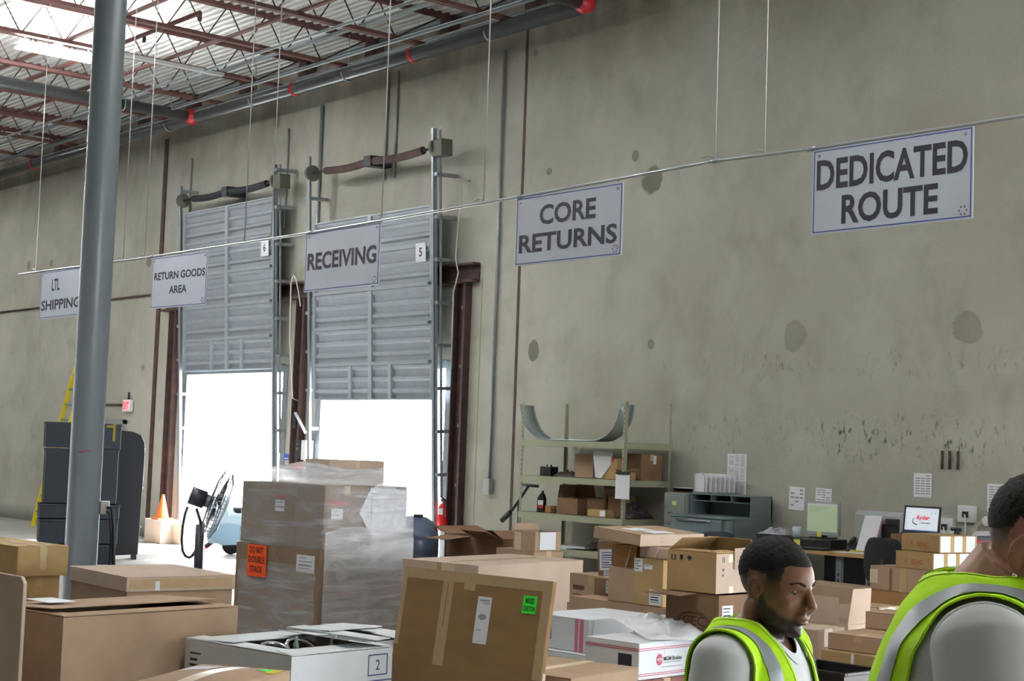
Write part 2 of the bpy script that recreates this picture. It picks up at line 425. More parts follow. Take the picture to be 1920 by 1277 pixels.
JL = {-1: 'brown roof joist above the right end of the sprinkler pipe, beside its red elbow', 0: 'brown roof joist meeting the wall above the tall thin conduit at the centre', 1: 'brown roof joist meeting the wall at the red pipe coupling above door 5',
      2: 'brown roof joist meeting the wall above the twin conduits over door 5', 3: 'brown roof joist carrying the unlit white strip, right of the lit fixture', 4: 'brown roof joist between the lit fluorescent fixture and the big silver cross pipe',
      5: 'brown roof joist just left of the big silver cross pipe', 6: 'brown roof joist under the dark far end of the roof, nearest the silver cross pipe', 7: 'second brown joist from the dark far end of the visible roof',
      8: 'dark joist at the far end of the roof, lowest in the upper left corner', 9: 'farthest dark joist behind the grey column'}
for k in range(-1, 9): joist(k)
for i, (y, z, lb) in enumerate(((11.2, 7.78, 'brown bridging angle crossing the joists, second from the wall'), (12.2, 7.78, 'grey bridging angle crossing the joists nearest the wall'), (9.6, 7.78, 'brown bridging angle crossing the joists farthest from the wall'))):
    tag(MB().box(-40, -13, y-.03, y+.03, z-.02, z+.02).build('bridging_angle', JOIST if i != 1 else GALV, loc=(-26, y, z)), lb, 'steel angle', 'bridging angles across the joists')
tag(MB().tube([(-40, 11.75, 7.66), (-13, 11.75, 7.66)], .022, 8).build('ceiling_conduit', GALV, loc=(-26, 11.75, 7.66)), 'thin silver conduit strapped under the joists between the two bridging angles', 'conduit', 'ceiling conduits')
tag(MB().tube([(-40, 12.75, 7.66), (-13, 12.75, 7.66)], .03, 8).build('ceiling_conduit', GALV, loc=(-26, 12.75, 7.66)), 'silver conduit running under the joists closest to the wall', 'conduit', 'ceiling conduits')
bp = tag(MB().tube([(-40, 10.4, 7.86), (-19.6, 10.4, 7.86)], .035, 10).build('sprinkler_branch_pipe', JOIST, loc=(-30, 10.4, 7.86)), 'brown sprinkler branch pipe threaded through the joists', 'pipe')
for x in (-19.6, -21.3, -24.2): MB().tube([(x+4e-3+30, 0, .0), (x+30, 0, -.12)], .03, 8).build('sprinkler_head', RUSTY, bp)

# sprinkler mains
mp = thing('sprinkler_main', 'large silver sprinkler main running along the wall under the roof', 'pipe', (-14.7, 13.25, 7.6))
MB().tube([(-30, 0, 0), (-.05, 0, 0)], .11, 20).build('pipe', PIPEM, mp)
for x in (-18.38, -21.61, -31.99):
    MB().tube([(x+14.7-.035, 0, 0), (x+14.7+.035, 0, 0)], .122, 18).build('red_coupling', REDP, mp)
for x in (-16.6, -20.1, -22.9, -25.9, -28.8):
    h = MB(); pts = [(x+14.7, .125*math.sin(a), -.125*math.cos(a)) for a in [i*PI/8 for i in range(-4, 9)]]
    h.tube(pts, .012, 6); h.tube([(x+14.7, 0, .125), (x+14.7, 0, .6)], .008, 6); h.build('hanger', WIRE, mp)
def crosspipe(x, label):
    c = thing('sprinkler_cross_pipe', label, 'pipe', (x, 13.2, 7.6), group=None)
    MB().tube([(0, -11, .0), (0, -.06, .0)], .10, 20).build('pipe', PIPEM, c)
    MB().ell((0, -.02, 0), (.14, .16, .14), 18, 10).build('red_elbow', REDP, c)
    for y in (-1.35, -4.2):
        h = MB(); h.tube([(.115*math.sin(a), y, -.115*math.cos(a)) for a in [i*PI/8 for i in range(-4, 9)]], .012, 6); h.tube([(0, y, .115), (0, y, .6)], .008, 6); h.build('hanger', WIRE, c)
crosspipe(-24.95, 'silver sprinkler pipe crossing behind the grey column, ending in a red cap')
crosspipe(-14.62, 'dark sprinkler pipe at the top edge ending in a red elbow at the wall')
tag(MB().tube([(-30, 13.5, 7.86), (-14.9, 13.5, 7.86)], .02, 8).build('wall_conduit', GALV, loc=(-20, 13.5, 7.86)), 'thin conduit running along the wall just above the big sprinkler main', 'conduit')

# conduits and small things on the wall
def vpipe(x, z0, z1, r, label, m=GALV, y=None):
    yy = D-r-.006
    o = MB().tube([(0, 0, 0), (0, 0, z1-z0)], r, 8).build('conduit', m, None)
    o.location = (x, yy, z0); return tag(o, label, 'conduit', 'vertical conduits on the wall')
vpipe(-19.88, 6.0, 7.7, .02, 'left one of the twin conduits rising above door 5')
vpipe(-19.62, 6.0, 7.66, .02, 'right one of the twin conduits rising above door 5')
vpipe(-21.73, 2.4, 7.45, .03, 'silver conduit along the left side of door 5')
vpipe(-26.15, 2.9, 7.1, .018, 'thin conduit above the left corner of door 6')
vpipe(-22.77, 5.5, 7.2, .018, 'thin conduit above the right corner of door 6')
c = thing('conduit', 'tall silver conduit dropping to an outlet box right of the brown post', 'conduit', (-17.02, D-.03, 1.35))
MB().tube([(0, 0, .1), (0, 0, 6.2)], .022, 8).build('pipe', GALV, c)
MB().box(-.07, .07, -.06, .025, -.1, .12).build('outlet_box', mat('weathered box', 'a9aaa6', .5, .2), c, bevel=.01)
o = MB().tube([(0, 0, 0), (9.2, 0, 0)], .02, 8).build('conduit', RUSTY); o.location = (-36.6, D-.03, 4.61); tag(o, 'level brown conduit crossing the wall behind the LTL SHIPPING sign', 'conduit')
o = MB().tube([(0, 0, 0), (1.6, 0, 0)], .02, 8).build('conduit', RUSTY); o.location = (-29.95, D-.03, 2.5); tag(o, 'short level conduit feeding the exit sign', 'conduit')
ex = thing('exit_sign', 'small lit red and white exit sign above the grey door', 'exit sign', (-28.2, D-.02, 2.36))
MB().box(-.17, .17, -.06, .0, 0, .24).build('housing', WHITEP, ex, bevel=.01)
MB().box(-.15, .13, -.064, -.06, .02, .22).build('face', mat('lit exit face', 'ffd0d6', .5, emit=.6), ex)
text_mb(MB(), 'EXIT', (-.135, -.066, .045), (1, 0, 0), (0, 0, 1), .24, .15, .03).build('lettering', mat('lit red letters', 'ff2f4a', .5, emit=1.0), ex)
MB().tube([(0, -.02, .24), (0, -.02, .38)], .02, 8).build('stem', DARKST, ex)

# ------------------------------------------------------------------ column
COLX, COLY = -12.235, 5.655
cl = thing('steel_column', 'tall round grey steel column in front of the doors', 'column', (COLX, COLY, 0))
MB().lathe([(.22, 0), (.22, .02), (.133, .021), (.133, 8.15), (.2, 8.16), (.2, 8.2)], 40).build('shaft', COLM, cl)
dv = Vector((-COLX, -COLY, 0)).normalized(); rt = Vector((-dv.y, dv.x, 0))
def colpt(side, out, z): return rt*side+dv*out+Vector((0, 0, z))
ob = MB(); Mx = Matrix.Translation(colpt(.17, .0, 1.27)) @ Matrix((( rt.x, dv.x, 0, 0), (rt.y, dv.y, 0, 0), (0, 0, 1, 0), (0, 0, 0, 1)))
ob.box(-.035, .04, -.04, .05, -.055, .055, M=Mx); ob.build('outlet_box', mat('metal cover', 'c9ccc9', .35, .5), cl, bevel=.006)
MB().box(-.02, .05, -.02, .02, .66, .68, M=Mx).box(.035, .055, -.02, .02, .55, .7, M=Mx).build('bracket', mat('brass bracket', 'b7a54a', .4, .5), cl)
MB().tube([colpt(.19, .05, 1.27), colpt(.23, .07, 1.27), colpt(.25, .06, 1.1), colpt(.27, .04, .7), colpt(.28, 0, .3), colpt(.26, 0, .02)], .016, 8).tube([colpt(.19, .05, 1.24), colpt(.215, .07, 1.22), colpt(.24, .05, 1.0), colpt(.23, .04, .6), colpt(.25, 0, .02)], .012, 8).build('power_cord', BLACKP, cl)
def mark():
    mb = MB()
    for a, z in ((-.06, 1.725), (-.01, 1.735)):
        q0 = a/.133
        pts = []
        for i in range(5):
            q = q0+i*.09; pts.append(tuple(rt*math.sin(q)*.1335+dv*math.cos(q)*.1335+Vector((0, 0, z+.004*math.sin(i*2)))))
        mb.tube(pts, .004, 5)
    return mb
mark().build('red_mark', REDP, cl)

# ------------------------------------------------------------------ ceiling lights
LENS = mat('fluorescent lens', 'ffffff', .5, emit=LAMP)
UPGLOW = mat('added uplight glow', 'ffffff', .5, emit=1000)  # upward glow added to the fixtures to brighten the roof deck
def fixture(x, y, z, label, rzz=0):
    f = thing('fluorescent_fixture', label, 'ceiling light', (x, y, z), rzz, group='fluorescent fixtures')
    MB().box(-.03, .03, -.62, .62, .03, .09).build('housing', mat('white fixture paint', 'eeeeee', .4), f)
    t = MB()
    for q in (-.12, -.06, .06, .12): t.tube([(q, -.6, .025), (q, .6, .025)], .02, 8)
    t.build('tubes', LENS, f)
    MB().box(-.14, .14, -.6, .6, .092, .1).build('added_uplight', UPGLOW, f)
    for q in (-.5, .5): MB().tube([(0, q, .09), (0, q, ZT-z-.1)], .006, 5).build('hanger', WIRE, f)
    return f
fixture(-22.45, 9.55, 7.58, 'glowing fluorescent fixture hanging left of the grey column')
for (x, y) in ((-18.5, 7.2), (-28.5, 6.5)): fixture(x, y, 7.5, 'unseen fluorescent fixture added above the aisle to brighten the roof deck')  # two unseen fixtures, added for a brighter deck
for x in (-34, -24, -14.2, -5):
    for y in (4.4,): fixture(x, y, 7.5, 'fluorescent fixture in the rows nearer the viewer, outside the picture')
fixture(-36, 9.55, 7.58, 'fluorescent fixture in the row along the wall, outside the picture')
sf = MB().box(-.06, .06, -.9, .9, 0, .05).build('strip_light', mat('white strip', 'dfe2e2', .4)); sf.location = (-21.95, 11.2, 7.64); tag(sf, 'unlit white strip light clipped under a roof joist', 'ceiling light')
# ------------------------------------------------------------------ hanging signs
RY = 8.85
rl = thing('sign_rail', 'long thin silver rail hanging on wires and carrying the signs', 'rail', (-13, RY, 4.12))
pts = [(-21.69, 4.13), (-17.6, 4.085), (-14.0, 4.08), (-10.6, 4.11), (-8.25, 4.15), (-7.3, 4.125), (-5.9, 4.12), (-3.0, 4.12)]
MB().tube([(a+13, 0, b-4.12) for a, b in pts], .014, 8).build('pipe', mat('bright conduit', 'b9bec2', .3, .7), rl)
for a, b in pts[1:-2]: MB().tube([(a+13-.05, 0, b-4.12), (a+13+.05, 0, b-4.12)], .02, 8).build('coupling', GALV, rl)
for i, (x, lb) in enumerate(((-21.12, 'above the left end of the rail'), (-18.38, 'just right of the grey column'), (-17.79, 'above the RETURN GOODS AREA sign'), (-15.37, 'in front of the door numbered 6, left one'), (-14.8, 'in front of the door numbered 6, right one'),
                             (-12.71, 'at the right edge of the RECEIVING sign'), (-11.1, 'just left of the CORE RETURNS sign'), (-8.25, 'left one of the pair between the CORE RETURNS and DEDICATED ROUTE signs'), (-7.75, 'right one of the pair, beside the DEDICATED ROUTE sign'))):
    mb = MB(); zz = np.interp(x, [p[0] for p in pts], [p[1] for p in pts])
    mb.tube([(x, RY, zz+.02), (x, RY, 8.2)], .007, 6)
    mb.tube([(x+.022*math.sin(a), RY, zz-.022*math.cos(a)) for a in [k*PI/5 for k in range(11)]], .005, 5)
    mb.tube([(x, RY, zz+.03), (x-.06, RY-.01, zz+.05), (x-.12, RY-.02, zz+.035)], .006, 5)
    tag(mb.build('hanger_wire', WIRE, loc=(x, RY, zz)), 'thin hanger wire '+lb, 'wire', 'hanger wires of the sign rail')
def sign(x0, x1, zt, hgt, lines, label, tilt=0):
    s = thing('hanging_sign', label, 'sign', ((x0+x1)/2, RY, zt), rot=(0, rad(tilt), 0), group='white hanging signs'); W = x1-x0
    MB().box(-W/2, W/2, -.004, .004, -hgt, 0).build('board', SIGNM, s)
    bd = MB(); e = .012; t = .008
    for (a, b_, c, d) in ((-W/2+e, W/2-e, -e-t, -e), (-W/2+e, W/2-e, -hgt+e, -hgt+e+t), (-W/2+e, -W/2+e+t, -hgt+e, -e), (W/2-e-t, W/2-e, -hgt+e, -e)):
        bd.box(a, b_, -.006, -.004, c, d)
    bd.build('border', BLUEINK, s)
    for (tx, cx_, cz, w_, h_) in lines:
        lt = MB(); text_mb(lt, tx, (cx_*W-w_*W/2, -.0065, -cz*hgt-h_*hgt/2), (1, 0, 0), (0, 0, 1), w_*W, h_*hgt, .026); lt.build('lettering', SIGNINK, s)
    em = MB()
    for k in range(6):
        a = k*PI/3; em.ell((W/2-.075+.028*math.cos(a), -.005, -hgt+.06+.028*math.sin(a)), (.009, .003, .009), 8, 6)
    em.build('emblem', mat('faded emblem', '8a6a7c', .6), s)
    sc = MB()
    for sx in (-1, 1): sc.tube([(sx*(W/2-.06), -.008, -.05), (sx*(W/2-.06), .006, -.05)], .011, 8).tube([(sx*(W/2-.06), 0, -.05), (sx*(W/2-.06), .0, .03)], .004, 5)
    sc.build('screw', CHROME, s)
sign(-20.88, -19.53, 4.10, .65, [('LTL', -.13, .3, .19, .25), ('SHIPPING', .0, .72, .92, .22)], 'white sign reading LTL SHIPPING, half hidden behind the column')
sign(-17.56, -16.18, 4.06, .63, [('RETURN GOODS', .01, .38, .92, .15), ('AREA', .0, .66, .32, .15)], 'white sign reading RETURN GOODS AREA', .6)
sign(-14.08, -12.71, 4.08, .63, [('RECEIVING', .0, .5, .92, .29)], 'white sign reading RECEIVING, hung in front of the open doors')
sign(-10.62, -9.26, 4.10, .61, [('CORE', .0, .3, .53, .29), ('RETURNS', .0, .69, .92, .27)], 'white sign reading CORE RETURNS')
sign(-7.28, -5.935, 4.11, .62, [('DEDICATED', .0, .31, .94, .36), ('ROUTE', .0, .74, .6, .34)], 'white sign reading DEDICATED ROUTE, rightmost of the hanging signs')

# ------------------------------------------------------------------ cartons
# local frame: near bottom corner at the origin, the box runs W to -x and Dp to +y
def face_frame(face, W, Dp, Hh):
    if face == 'L': return Vector((-W, 0, 0)), Vector((1, 0, 0)), Vector((0, 0, 1)), Vector((0, -1, 0))
    if face == 'R': return Vector((0, 0, 0)), Vector((0, 1, 0)), Vector((0, 0, 1)), Vector((1, 0, 0))
    if face == 'T': return Vector((-W, 0, Hh)), Vector((1, 0, 0)), Vector((0, 1, 0)), Vector((0, 0, 1))
def decal(r, dims, face, u, v, w_, h_, m, name='label', lines=0, rot=0, off=.0016, linem=None, label=None):
    p0, ux, uy, un = face_frame(face, *dims)
    if rot:
        c, s_ = math.cos(rad(rot)), math.sin(rad(rot)); ux, uy = ux*c+uy*s_, uy*c-ux*s_; p0q, a_, b_, _ = face_frame(face, *dims); P = p0q+a_*u+b_*v
    else: P = p0+ux*u+uy*v
    mb = MB(); mb.prism([(0, 0), (w_, 0), (w_, h_), (0, h_)], P+un*.0008, ux, uy, un, off-.0008)
    if lines:
        rr = random.Random(int(u*1000+v*777+lines)); y = h_*.86
        for k in range(lines):
            hh = h_*.45/lines*rr.uniform(.4, .9); x0 = w_*.1; x1 = w_*rr.uniform(.45, .9)
            mb.prism([(x0, y-hh), (x1, y-hh), (x1, y), (x0, y)], P+un*off, ux, uy, un, .0004, 1); y -= h_*.8/lines
    o = mb.build(name, [m, linem or FAINT], r)
    if label: o['label'] = label
    return o
def ftext(r, dims, face, s, u, v, w_, h_, m, bold=.01, name='print', off=.0018):
    p0, ux, uy, un = face_frame(face, *dims)
    return text_mb(MB(), s, p0+ux*u+uy*v+un*off, ux, uy, w_, h_, bold).build(name, m, r)
def fbars(r, dims, face, bars, m, name='print', off=.0018):
    p0, ux, uy, un = face_frame(face, *dims); mb = MB()
    for (u, v, w_, h_) in bars: mb.prism([(0, 0), (w_, 0), (w_, h_), (0, h_)], p0+ux*u+uy*v+un*.0006, ux, uy, un, off-.0006)
    return mb.build(name, m, r)
def carton(label, x, y, W, Dp, z0, z1, yaw=0, m=KR, top='closed', tape='x', flaps=(), rot=None, tapem=None, group=None, inner=None, name='carton'):
    """near corner x,y; flaps: (edge, opening angle, length[, span0, span1]); edges L (-y) R (+x) B (+y) K (-x)"""
    Hh = z1-z0
    r = thing(name, label, 'box', (x, y, z0), yaw, group, rot)
    t = .006
    if top == 'closed':
        MB().box(-W, 0, 0, Dp, 0, Hh-.004).build('body', m, r, bevel=.006)
        fl = W/2 if tape == 'y' else Dp/2
        if tape == 'y':      # seam runs along y
            MB().box(-W, -W/2-.0015, 0, Dp, Hh-.004, Hh).build('flap', m, r); MB().box(-W/2+.0015, 0, 0, Dp, Hh-.004, Hh).build('flap', m, r)
            MB().box(-W/2-.03, -W/2+.03, -.0012, Dp+.0012, Hh+.0002, Hh+.001).box(-W/2-.03, -W/2+.03, -.0012, -.0002, Hh-min(.08, Hh*.4), Hh+.001).build('tape', tapem or TAPE, r)
        else:
            MB().box(-W, 0, 0, Dp/2-.0015, Hh-.004, Hh).build('flap', m, r); MB().box(-W, 0, Dp/2+.0015, Dp, Hh-.004, Hh).build('flap', m, r)
            MB().box(-W-.0012, .0012, Dp/2-.03, Dp/2+.03, Hh+.0002, Hh+.001).box(.0002, .0012, Dp/2-.03, Dp/2+.03, Hh-min(.08, Hh*.4), Hh+.001).build('tape', tapem or TAPE, r)
    else:
        mb = MB(); mb.box(-W, 0, 0, t, 0, Hh).box(-W, 0, Dp-t, Dp, 0, Hh).box(-W, -W+t, t, Dp-t, 0, Hh).box(-t, 0, t, Dp-t, 0, Hh).box(-W+t, -t, t, Dp-t, 0, t)
        mb.build('body', m, r)
    for f in flaps:
        e, ang, ln = f[:3]; s0, s1 = (f[3], f[4]) if len(f) > 3 else (0.0, 1.0); a = rad(ang); zt = Hh+.003
        c, s_ = math.cos(a), math.sin(a)
        if e == 'L': o, ax, dr = Vector((-W, .003, zt)), Vector((1, 0, 0)), Vector((0, c, s_)); full = W
        if e == 'B': o, ax, dr = Vector((-W, Dp-.003, zt)), Vector((1, 0, 0)), Vector((0, -c, s_)); full = W
        if e == 'R': o, ax, dr = Vector((-.003, 0, zt)), Vector((0, 1, 0)), Vector((-c, 0, s_)); full = Dp
        if e == 'K': o, ax, dr = Vector((-W+.003, 0, zt)), Vector((0, 1, 0)), Vector((c, 0, s_)); full = Dp
        n = ax.cross(dr)
        ch = .02
        MB().prism([(s0*full, 0), (s1*full, 0), (s1*full-ch, ln), (s0*full+ch, ln)], o, ax, dr, n, .005).build('flap', m, r)
    return r, (W, Dp, Hh)

# --- the left foreground
r, d = carton('long brown carton at lower left, one loose top flap with a paper on it', -7.47, 3.38, .74, 1.09, 0, .945, 8, KR, 'open', flaps=(('K', 3, .585), ('L', 1, .10), ('R', 1.5, .115), ('B', 1, .1)))
decal(r, d, 'L', .12, .48, .2, .2, PAPER, lines=2)
mbp = MB().box(-.60, -.36, .14, .30, d[2]+.035, d[2]+.036); mbp.build('label', PAPER, r)
r, d = carton('large lidded brown carton left of the shrink-wrapped pallet', -10.07, 5.01, .98, .81, 0, .88, -2, KR, 'open')
mb = MB(); e = .014
mb.box(-d[0]-e, e, -e, d[1]+e, d[2]+.005, d[2]+.012)
for q in ((-d[0]-e, e, -e, -e+.006), (-d[0]-e, e, d[1]+e-.006, d[1]+e)): mb.box(q[0], q[1], q[2], q[3], d[2]-.09, d[2]+.005)
for q in ((-d[0]-e, -d[0]-e+.006), (e-.006, e)): mb.box(q[0], q[1], -e, d[1]+e, d[2]-.09, d[2]+.005)
mb.build('lid', KR2, r, bevel=.003)
MB().box(e+.0005, e+.0015, .01, .8, d[2]-.07, d[2]-.005).build('tape', TAPE, r)
MB().box(e+.002, e+.003, .2, .235, d[2]-.085, d[2]-.02).build('label', PAPER, r)
r, d = carton('golden brown carton, upper of the two at the left edge in front of the column', -11.57, 4.84, 1.1, .43, .77, 1.0, 6, KR4)
decal(r, d, 'R', .19, .05, .05, .16, TAPE, 'tape')
r, d = carton('golden brown carton, lower of the two at the left edge in front of the column', -11.6, 4.86, .95, .36, 0, .77, 6, KR4)
tag(MB().prism([(0, 0), (.6, 0), (.6, 1.13), (.57, 1.16), (0, 1.16)], (-7.99, 3.08, 0), (1, .08, 0), (0, 0, 1), (0, 1, 0), .02).build('leaning_cardboard', KR2, loc=(-7.7, 3.09, 0), bevel=.004), 'upright cardboard panel cut off by the left edge of the picture', 'cardboard')
# --- white open cartons
r, d = carton('open white carton of brake parts with a boxed number 2 on its side', -6.69, 4.23, .85, .70, 0, .80, 9, WHC, 'open', flaps=(('K', 3, .36), ('R', 4, .13), ('L', 4, .1, 0, 1), ('B', 10, .3, .3, 1)))
fbars(r, d, 'R', [(.525, .766, .14, .006), (.525, .662, .14, .006), (.525, .662, .006, .11), (.659, .662, .006, .11), (.40, .632, .31, .006), (.40, .614, .31, .006)], BLUEINK)
ftext(r, d, 'R', '2', .58, .69, .029, .053, BLUEINK, .0)
ftext(r, d, 'R', 'MGM Brakes', 0.0, .60, .27, .048, BLUEINK, .012)
decal(r, d, 'L', .03, .55, .16, .22, WHC, 'printed_label', lines=6, linem=INK)
decal(r, d, 'L', .69, .63, .12, .05, ORST, 'label')
r2, d2 = carton('second open white carton, beside the one with the boxed number 2', -7.02, 4.97, .74, .45, 0, .80, 9, WHC, 'open', flaps=(('K', 3, .34), ('R', 2, .22, .35, 1), ('L', 2, .12), ('B', 2, .2)))
fbars(r2, d2, 'R', [(.02, .62, .45, .006), (.02, .60, .45, .006)], BLUEINK)
R9 = Matrix.Translation((-6.69, 4.23, .05)) @ Matrix.Rotation(rad(9), 4, 'Z')
def inb(a, b_, c): return R9 @ Vector((a, b_, c))
sup = MB().box(-.88, -.03, .03, .68, -.04, .655, M=R9).build('parts_tray', KR3, loc=R9 @ Vector((-.45, .37, .3)))
tag(sup, 'dark cardboard insert inside the open white carton marked 2', 'insert')
for (a, b_, lb) in ((-.3, .16, 'chrome clamp ring at the near end inside the open white carton'), (-.34, .37, 'chrome clamp ring beside the first, inside the open white carton')):
    mb = MB(); M_ = Matrix.Translation(inb(a, b_, .725)) @ Matrix.Rotation(rad(30), 4, 'Y')
    mb.tube([M_ @ Vector((.085*math.cos(q), .085*math.sin(q), 0)) for q in [k*2*PI/28 for k in range(28)]], .013, 8, close=True)
    tag(mb.build('clamp_ring', CHROME, loc=inb(a, b_, .66)), lb, 'ring', 'clamp rings in the white carton')
for (a, b_, g) in ((-.26, .26, 20), (-.3, .285, -25), (-.22, .47, 30), (-.25, .52, -10), (-.3, .55, 45)):
    p = inb(a, b_, .66); q = inb(a+.05*math.sin(rad(g)), b_-.06*math.sin(rad(g)), .80)
    mb = MB().tube([p, q], .009, 8).tube([p.lerp(q, .62), p.lerp(q, .74)], .017, 6)
    tag(mb.build('stud_bolt', mat('zinc', '8fa09a', .35, .8), loc=p), 'threaded stud bolt poking up among the clamp rings in the open white carton', 'bolt', 'stud bolts in the white carton')
# --- taped carton at the bottom edge
r, d = carton('brown taped carton with green and yellow stickers at the bottom edge', -5.05, 2.62, .62, .95, 0, .885, 35, KR, 'closed', tape='x')
r.location = (-5.792+.75*math.cos(rad(-55)), 3.66+.75*math.sin(rad(-55)), 0); r.rotation_euler = (0, 0, rad(35))
for ch in list(r.children): bpy.data.objects.remove(ch)
d = (.42, .75, .885)
MB().box(-.42, 0, 0, .75, 0, .88).build('body', KR, r, bevel=.006)
MB().sheet(lambda u, v: (-.42*(1-u), .75*v, .881+.022*math.sin(PI*u)*math.sin(PI*min(1, v*1.0))), 12, 12).build('flap', KR, r, solid=.004)
MB().sheet(lambda u, v: (-.21+.06*(u-.5), .75*v, .8835+.022*math.sin(PI*(.5+.14*(u-.5)))*math.sin(PI*v)), 4, 12).build('tape', TAPEP, r)
MB().sheet(lambda u, v: (-.40+.13*u, .50+.16*v, .8845+.022*math.sin(PI*(.05+.3*u))*math.sin(PI*(.66+.2*v))), 6, 6).build('label', PAPER, r)
def stick(x0, x1, y0, y1, m, nm): MB().sheet(lambda u, v: (x0+(x1-x0)*u, y0+(y1-y0)*v, .885+.022*math.sin(PI*(x0+(x1-x0)*u+.42)/.42)*math.sin(PI*(y0+(y1-y0)*v)/.75)), 4, 4).build(nm, m, r)
stick(-.10, -.05, .64, .715, GREENST, 'sticker'); stick(-.06, -.015, .60, .72, YELST, 'sticker')
stick(-.37, -.31, .02, .09, GREENST, 'sticker'); stick(-.41, -.375, .02, .16, YELST, 'sticker')
MB().sheet(lambda u, v: (-.418+.41*u, -.002, .60+.27*v), 3, 3).build('dark_side', BLACKP, r)  # black sheet over one end of the carton

# --- the big leaning flattened carton
def lean():
    yaw = 10; th = rad(9)
    tl = onz(760, 1062, 1.2)
    Lr = 1.2/math.cos(th)
    base = tl - Vector((-math.sin(rad(yaw)), math.cos(rad(yaw)), 0))*(1.2*math.tan(th)); base.z = 0
    r = thing('flattened_carton', 'large flattened brown carton leaning in front with a green MIXED CARTON sticker', 'cardboard', base, rot=(-th, 0, rad(yaw)))
    W = 1.045
    MB().box(0, W, 0, .03, 0, Lr).build('panel', KR5 if False else mat('leaning kraft', '8c6e4a', .85, var=.14, scale=3, bump=.14, bscale=120, spec=.2, stretch=(1, 1, 5)), r, bevel=.004)
    MB().box(W+.001, W+.012, -.004, .02, 0, Lr*.62).build('flap', KR2, r)
    t = MB()
    t.box(0, W, -.0012, -.0002, Lr-.055, Lr).box(0, .03, -.0012, -.0002, Lr-.42, Lr-.055).box(W-.06, W, -.0012, -.0002, Lr-.5, Lr-.055).box(.45, .53, -.0014, -.0004, Lr-.09, Lr-.055)
    MB().box(0, .02, -.0012, -.0002, .2, Lr-.62).build('tape', mat('dull tape', 'b39a76', .4, var=.1, scale=30), r)
    t.build('tape', mat('dull tape', 'b39a76', .4, var=.1, scale=30), r)
    MB().box(.30, .375, -.0016, -.0004, Lr-.5, Lr-.05).build('tape', mat('dull tape', 'b39a76'), r)
    MB().box(.335, .338, -.0022, -.0014, Lr-.3, Lr-.06).build('slit', BRINK, r)
    lb = MB().box(.56, .655, -.0018, -.0006, Lr-.36, Lr-.115).box(.575, .64, -.0024, -.0018, Lr-.14, Lr-.13, 1).box(.6, .645, -.0024, -.0018, Lr-.152, Lr-.146, 1).ell((.605, -.0018, Lr-.22), (.028, .0008, .016), 14, 8, 1).box(.575, .61, -.0024, -.0018, Lr-.292, Lr-.286, 1)
    lb.build('label', [PAPER, FAINT], r)
    g = MB().box(.865, .955, -.0018, -.0006, Lr-.175, Lr-.085).build('sticker', GREENST, r); g['label'] = 'green MIXED CARTON sticker'
    for s_, xx, zz_, ww in (('MIXED', .882, .124, .058), ('CARTON', .872, .164, .077)): text_mb(MB(), s_, (xx, -.0024, Lr-zz_), (1, 0, 0), (0, 0, 1), ww, .028, .03).build('lettering', mat('green ink', '063d0e', .6), g)
lean()
# --- right of it
r, d = carton('brown carton with a pale tape seam in front of the white brake cartons', -6.03, 5.5, .62, .66, 0, .70, 14, KR, tape='y', tapem=mat('cream tape', 'e2d3b0', .4))
r, d = carton('tall pinkish brown carton with a white note, standing behind the leaning cardboard', -9.65, 7.78, .80, 1.42, .12, .95, 12, KR2, tape='y')
decal(r, d, 'R', .75, .47, .13, .13, PAPER, 'note', lines=3, rot=-3)
decal(r, d, 'L', .42, .55, .14, .28, TAPEP, 'tape')
def pallet(label, x, y, W, Dp, yaw, h=.12):
    p = thing('wooden_pallet', label, 'pallet', (x, y, 0), yaw, 'wooden pallets')
    for k in range(6):
        a = -W+k*(W-.1)/5; MB().box(a, a+.1, 0, Dp, h-.02, h).build('deck_board', WOOD, p)
    for k in range(3):
        b_ = k*(Dp-.05)/2; MB().box(-W, 0, b_, b_+.05, .02, h-.02).build('stringer', WOOD, p)
    for k in range(3):
        a = -W+k*(W-.1)/2; MB().box(a, a+.1, 0, Dp, 0, .02).build('bottom_board', WOOD, p)
pallet('wooden pallet under the tall pinkish carton', -9.63, 7.76, .86, 1.46, 12)

# --- shrink-wrapped pallet load
PX, PY, PW = -11.41, 7.45, 1.2
PYAW = 6
PM = Matrix.Translation((PX, PY, 0)) @ Matrix.Rotation(rad(PYAW), 4, 'Z')
def pl(a, b_): v = PM @ Vector((a, b_, 0)); return v.x, v.y
q = pl(.04, -.04); pallet('wooden pallet under the shrink-wrapped load', q[0], q[1], PW+.08, 1.16, PYAW, .12)
PG = 'cartons inside the shrink-wrap'
KRP = mat('wrapped kraft', '85705c', .85, var=.12, scale=3)
for i in range(3):
    q = pl(-.01-i*.396, .035); r, d = carton(('right', 'middle', 'left')[i]+' carton of the upper front row inside the shrink-wrap', q[0], q[1], .39, .5, .952, 1.5, PYAW, KRP, group=PG)
    if i == 1: decal(r, d, 'L', .10, .30, .13, .1, PAPER, lines=2); decal(r, d, 'L', .11, .415, .13, .03, REDINK, 'red_mark')
    if i == 0: decal(r, d, 'R', .08, .26, .13, .09, PAPER, lines=2); decal(r, d, 'R', .06, .38, .17, .035, REDINK, 'red_mark')
q = pl(-.02, .545); carton('rear right carton of the upper layer inside the shrink-wrap', q[0], q[1], .58, .45, .952, 1.5, PYAW, KRP, group=PG)
q = pl(0, 0); r, d = carton('right carton of the lower front row inside the shrink-wrap', q[0], q[1], PW/2-.005, .52, .125, .945, PYAW, KRP, group=PG)
decal(r, d, 'L', .28, .62, .25, .15, PAPER, lines=4); decal(r, d, 'R', .2, .42, .2, .04, REDINK, 'red_mark')
